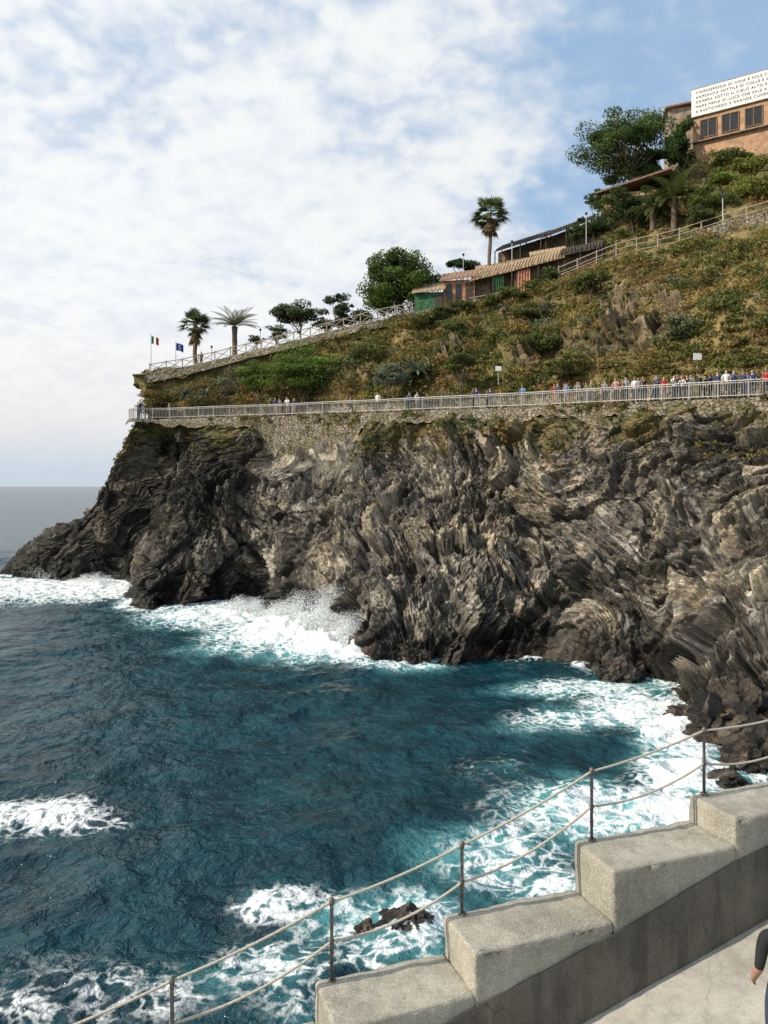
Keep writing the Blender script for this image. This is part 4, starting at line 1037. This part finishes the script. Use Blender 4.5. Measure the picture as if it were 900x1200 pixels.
def person(loc,ang,pi=None,si=None,bi=None,label=None,mesh=None,scale=None):
    pi=rr.randrange(5) if pi is None else pi; si=rr.choice([0,1,1,2,2,3,4,5,6,7,1,4]) if si is None else si; bi=rr.randrange(4) if bi is None else bi
    o=add('person',mesh or bodies[pi]); o.location=[float(v) for v in loc]; o.rotation_euler=(0,0,ang); s=scale or rr.uniform(.97,1.1); o.scale=(s,s,s)
    for i,mm in enumerate((shirts[si],pants[bi],skin[rr.randrange(2)],hairs[rr.randrange(3)],M_shoe)):
        o.material_slots[i].link='OBJECT'; o.material_slots[i].material=mm
    tag(o,label or f'person in {snames[si]} top and {pnames[bi]} {poses[pi][1]}','person','people on the cliff path' if mesh is None else None); return o
ppx=[158,164,170,196,311,320,324,334,341,404,440,476,482,548,556,562,572,610,646,651,655,660,668,674,683,690,698,706,714,719,727,731,735,741,746,752,758,763,767,775,781,788,792,797,803,807,812,818,824,831,838,844,849,858,864,869,874,880,888,896]
for x in ppx:
    off=rr.choice([.35,.4,.5,.9,1.3]); q_=edge(x)+inn(x)*off; q_[2]+=.03
    nrm_=inn(x); a_=math.atan2(-nrm_[1],-nrm_[0])-math.pi/2
    if off<.7: pi=rr.choice([0,2,3,4]); ang=a_+rr.uniform(-.5,.5)
    else: pi=rr.choice([1,1,0,4]); ang=a_+rr.choice([-1,1])*math.pi/2+rr.uniform(-.3,.3)
    if pi==3: q_=edge(x)+inn(x)*.45; q_[2]+=.03; ang=a_
    person(q_,ang,pi)
for x,D in ((383,84),(236,88.3)):
    g=onhill(x,D); person(g,2.6,0,1,1,label='person in dark clothes standing by the wooden fence')
D=6.5; x=(921-450)/900*D; t_=(np.array([x,D])-WO)@Wd
nb_=body({'armL':((.235,-.03,1.13),(.22,.14,.95)),'armR':((.25,-.05,1.13),(.27,.08,.9))},2,True)
person((x,D,floor(t_)+.012),math.radians(-8),0,1,0,label='person in black t-shirt and jeans standing on the ramp',mesh=nb_,scale=.95)

# ---------------------------------------------------------------- CAMERA, LIGHT, WORLD
cam=bpy.data.cameras.new('camera'); co=bpy.data.objects.new('camera',cam); col.objects.link(co)
co.location=(0,0,H); co.rotation_euler=(math.pi/2,0,0)
cam.sensor_fit='HORIZONTAL'; cam.sensor_width=36; cam.lens=36.0; cam.shift_y=-30/900; cam.clip_end=90000; cam.clip_start=.1
scene.camera=co
S_=Vector((-.85,-.24,.58)).normalized()
L=bpy.data.lights.new('sun','SUN'); L.energy=4.8; L.angle=math.radians(.5); L.color=(1,.90,.75)
lo=bpy.data.objects.new('sun',L); col.objects.link(lo); lo.rotation_euler=S_.to_track_quat('Z','Y').to_euler()
wd=bpy.data.worlds.new('World'); scene.world=wd; wd.use_nodes=True; N=NT(wd.node_tree); bg=wd.node_tree.nodes['Background']
sk=N.n('ShaderNodeTexSky',sky_type='NISHITA'); sk.sun_disc=False; sk.sun_elevation=math.asin(S_.z); sk.sun_rotation=math.atan2(S_.x,S_.y)
sk.air_density=1.0; sk.dust_density=1.2
g_=N.n('ShaderNodeTexCoord').outputs['Generated']; sp=N.n('ShaderNodeSeparateXYZ'); N.l(g_,sp.inputs[0])
zc_=N.m('ADD',N.m('MAXIMUM',sp.outputs[2],0.0),.32)
cb=N.n('ShaderNodeCombineXYZ'); N.l(N.m('DIVIDE',sp.outputs[0],zc_),cb.inputs[0]); N.l(N.m('DIVIDE',sp.outputs[1],zc_),cb.inputs[1])
c1=N.noise(cb.outputs[0],1.4,3,.5,.1); c2=N.noise(cb.outputs[0],20.0,3,.5,.2); c3=N.noise(cb.outputs[0],4.5,4,.5,.1)
right=N.rng(sp.outputs[0],-.25,.45,-.07,.09)
up=N.rng(sp.outputs[2],.28,.5,0,.09)
cov=N.m('ADD',N.m('MULTIPLY',c1,.50),N.m('ADD',N.m('MULTIPLY',c2,.20),N.m('MULTIPLY',c3,.34)))
cov=N.m('SUBTRACT',cov,N.m('ADD',right,up))
mask=N.rng(cov,.33,.53,.08,1.)
left=N.rng(sp.outputs[0],-.5,.5,1.07,.98)
cc1=N.mix(N.rng(N.m('ADD',N.m('MULTIPLY',c3,.5),N.m('MULTIPLY',c2,.5)),.34,.60),(7.6,8.05,8.7),(8.9,9.1,9.2))
vs=N.n('ShaderNodeVectorMath',operation='SCALE'); N.l(cc1,vs.inputs[0]); N.l(left,vs.inputs['Scale'])
sky=N.mix(mask,N.mix(.75,sk.outputs[0],(3.6,5.7,8.5)),vs.outputs[0])
hz=N.rng(sp.outputs[2],.0,.24,.92,0)
warm=N.mix(N.rng(sp.outputs[0],-.5,.1),(9.2,8.6,8.1),(8.2,8.2,8.4))
hcol=N.mix(N.rng(sp.outputs[2],.0,.12),(5.6,6.5,7.5),warm)
sky=N.mix(hz,sky,hcol)
N.l(sky,bg.inputs[0]); bg.inputs[1].default_value=.1
scene.view_settings.view_transform='Standard'; scene.view_settings.look='None'; scene.view_settings.exposure=0
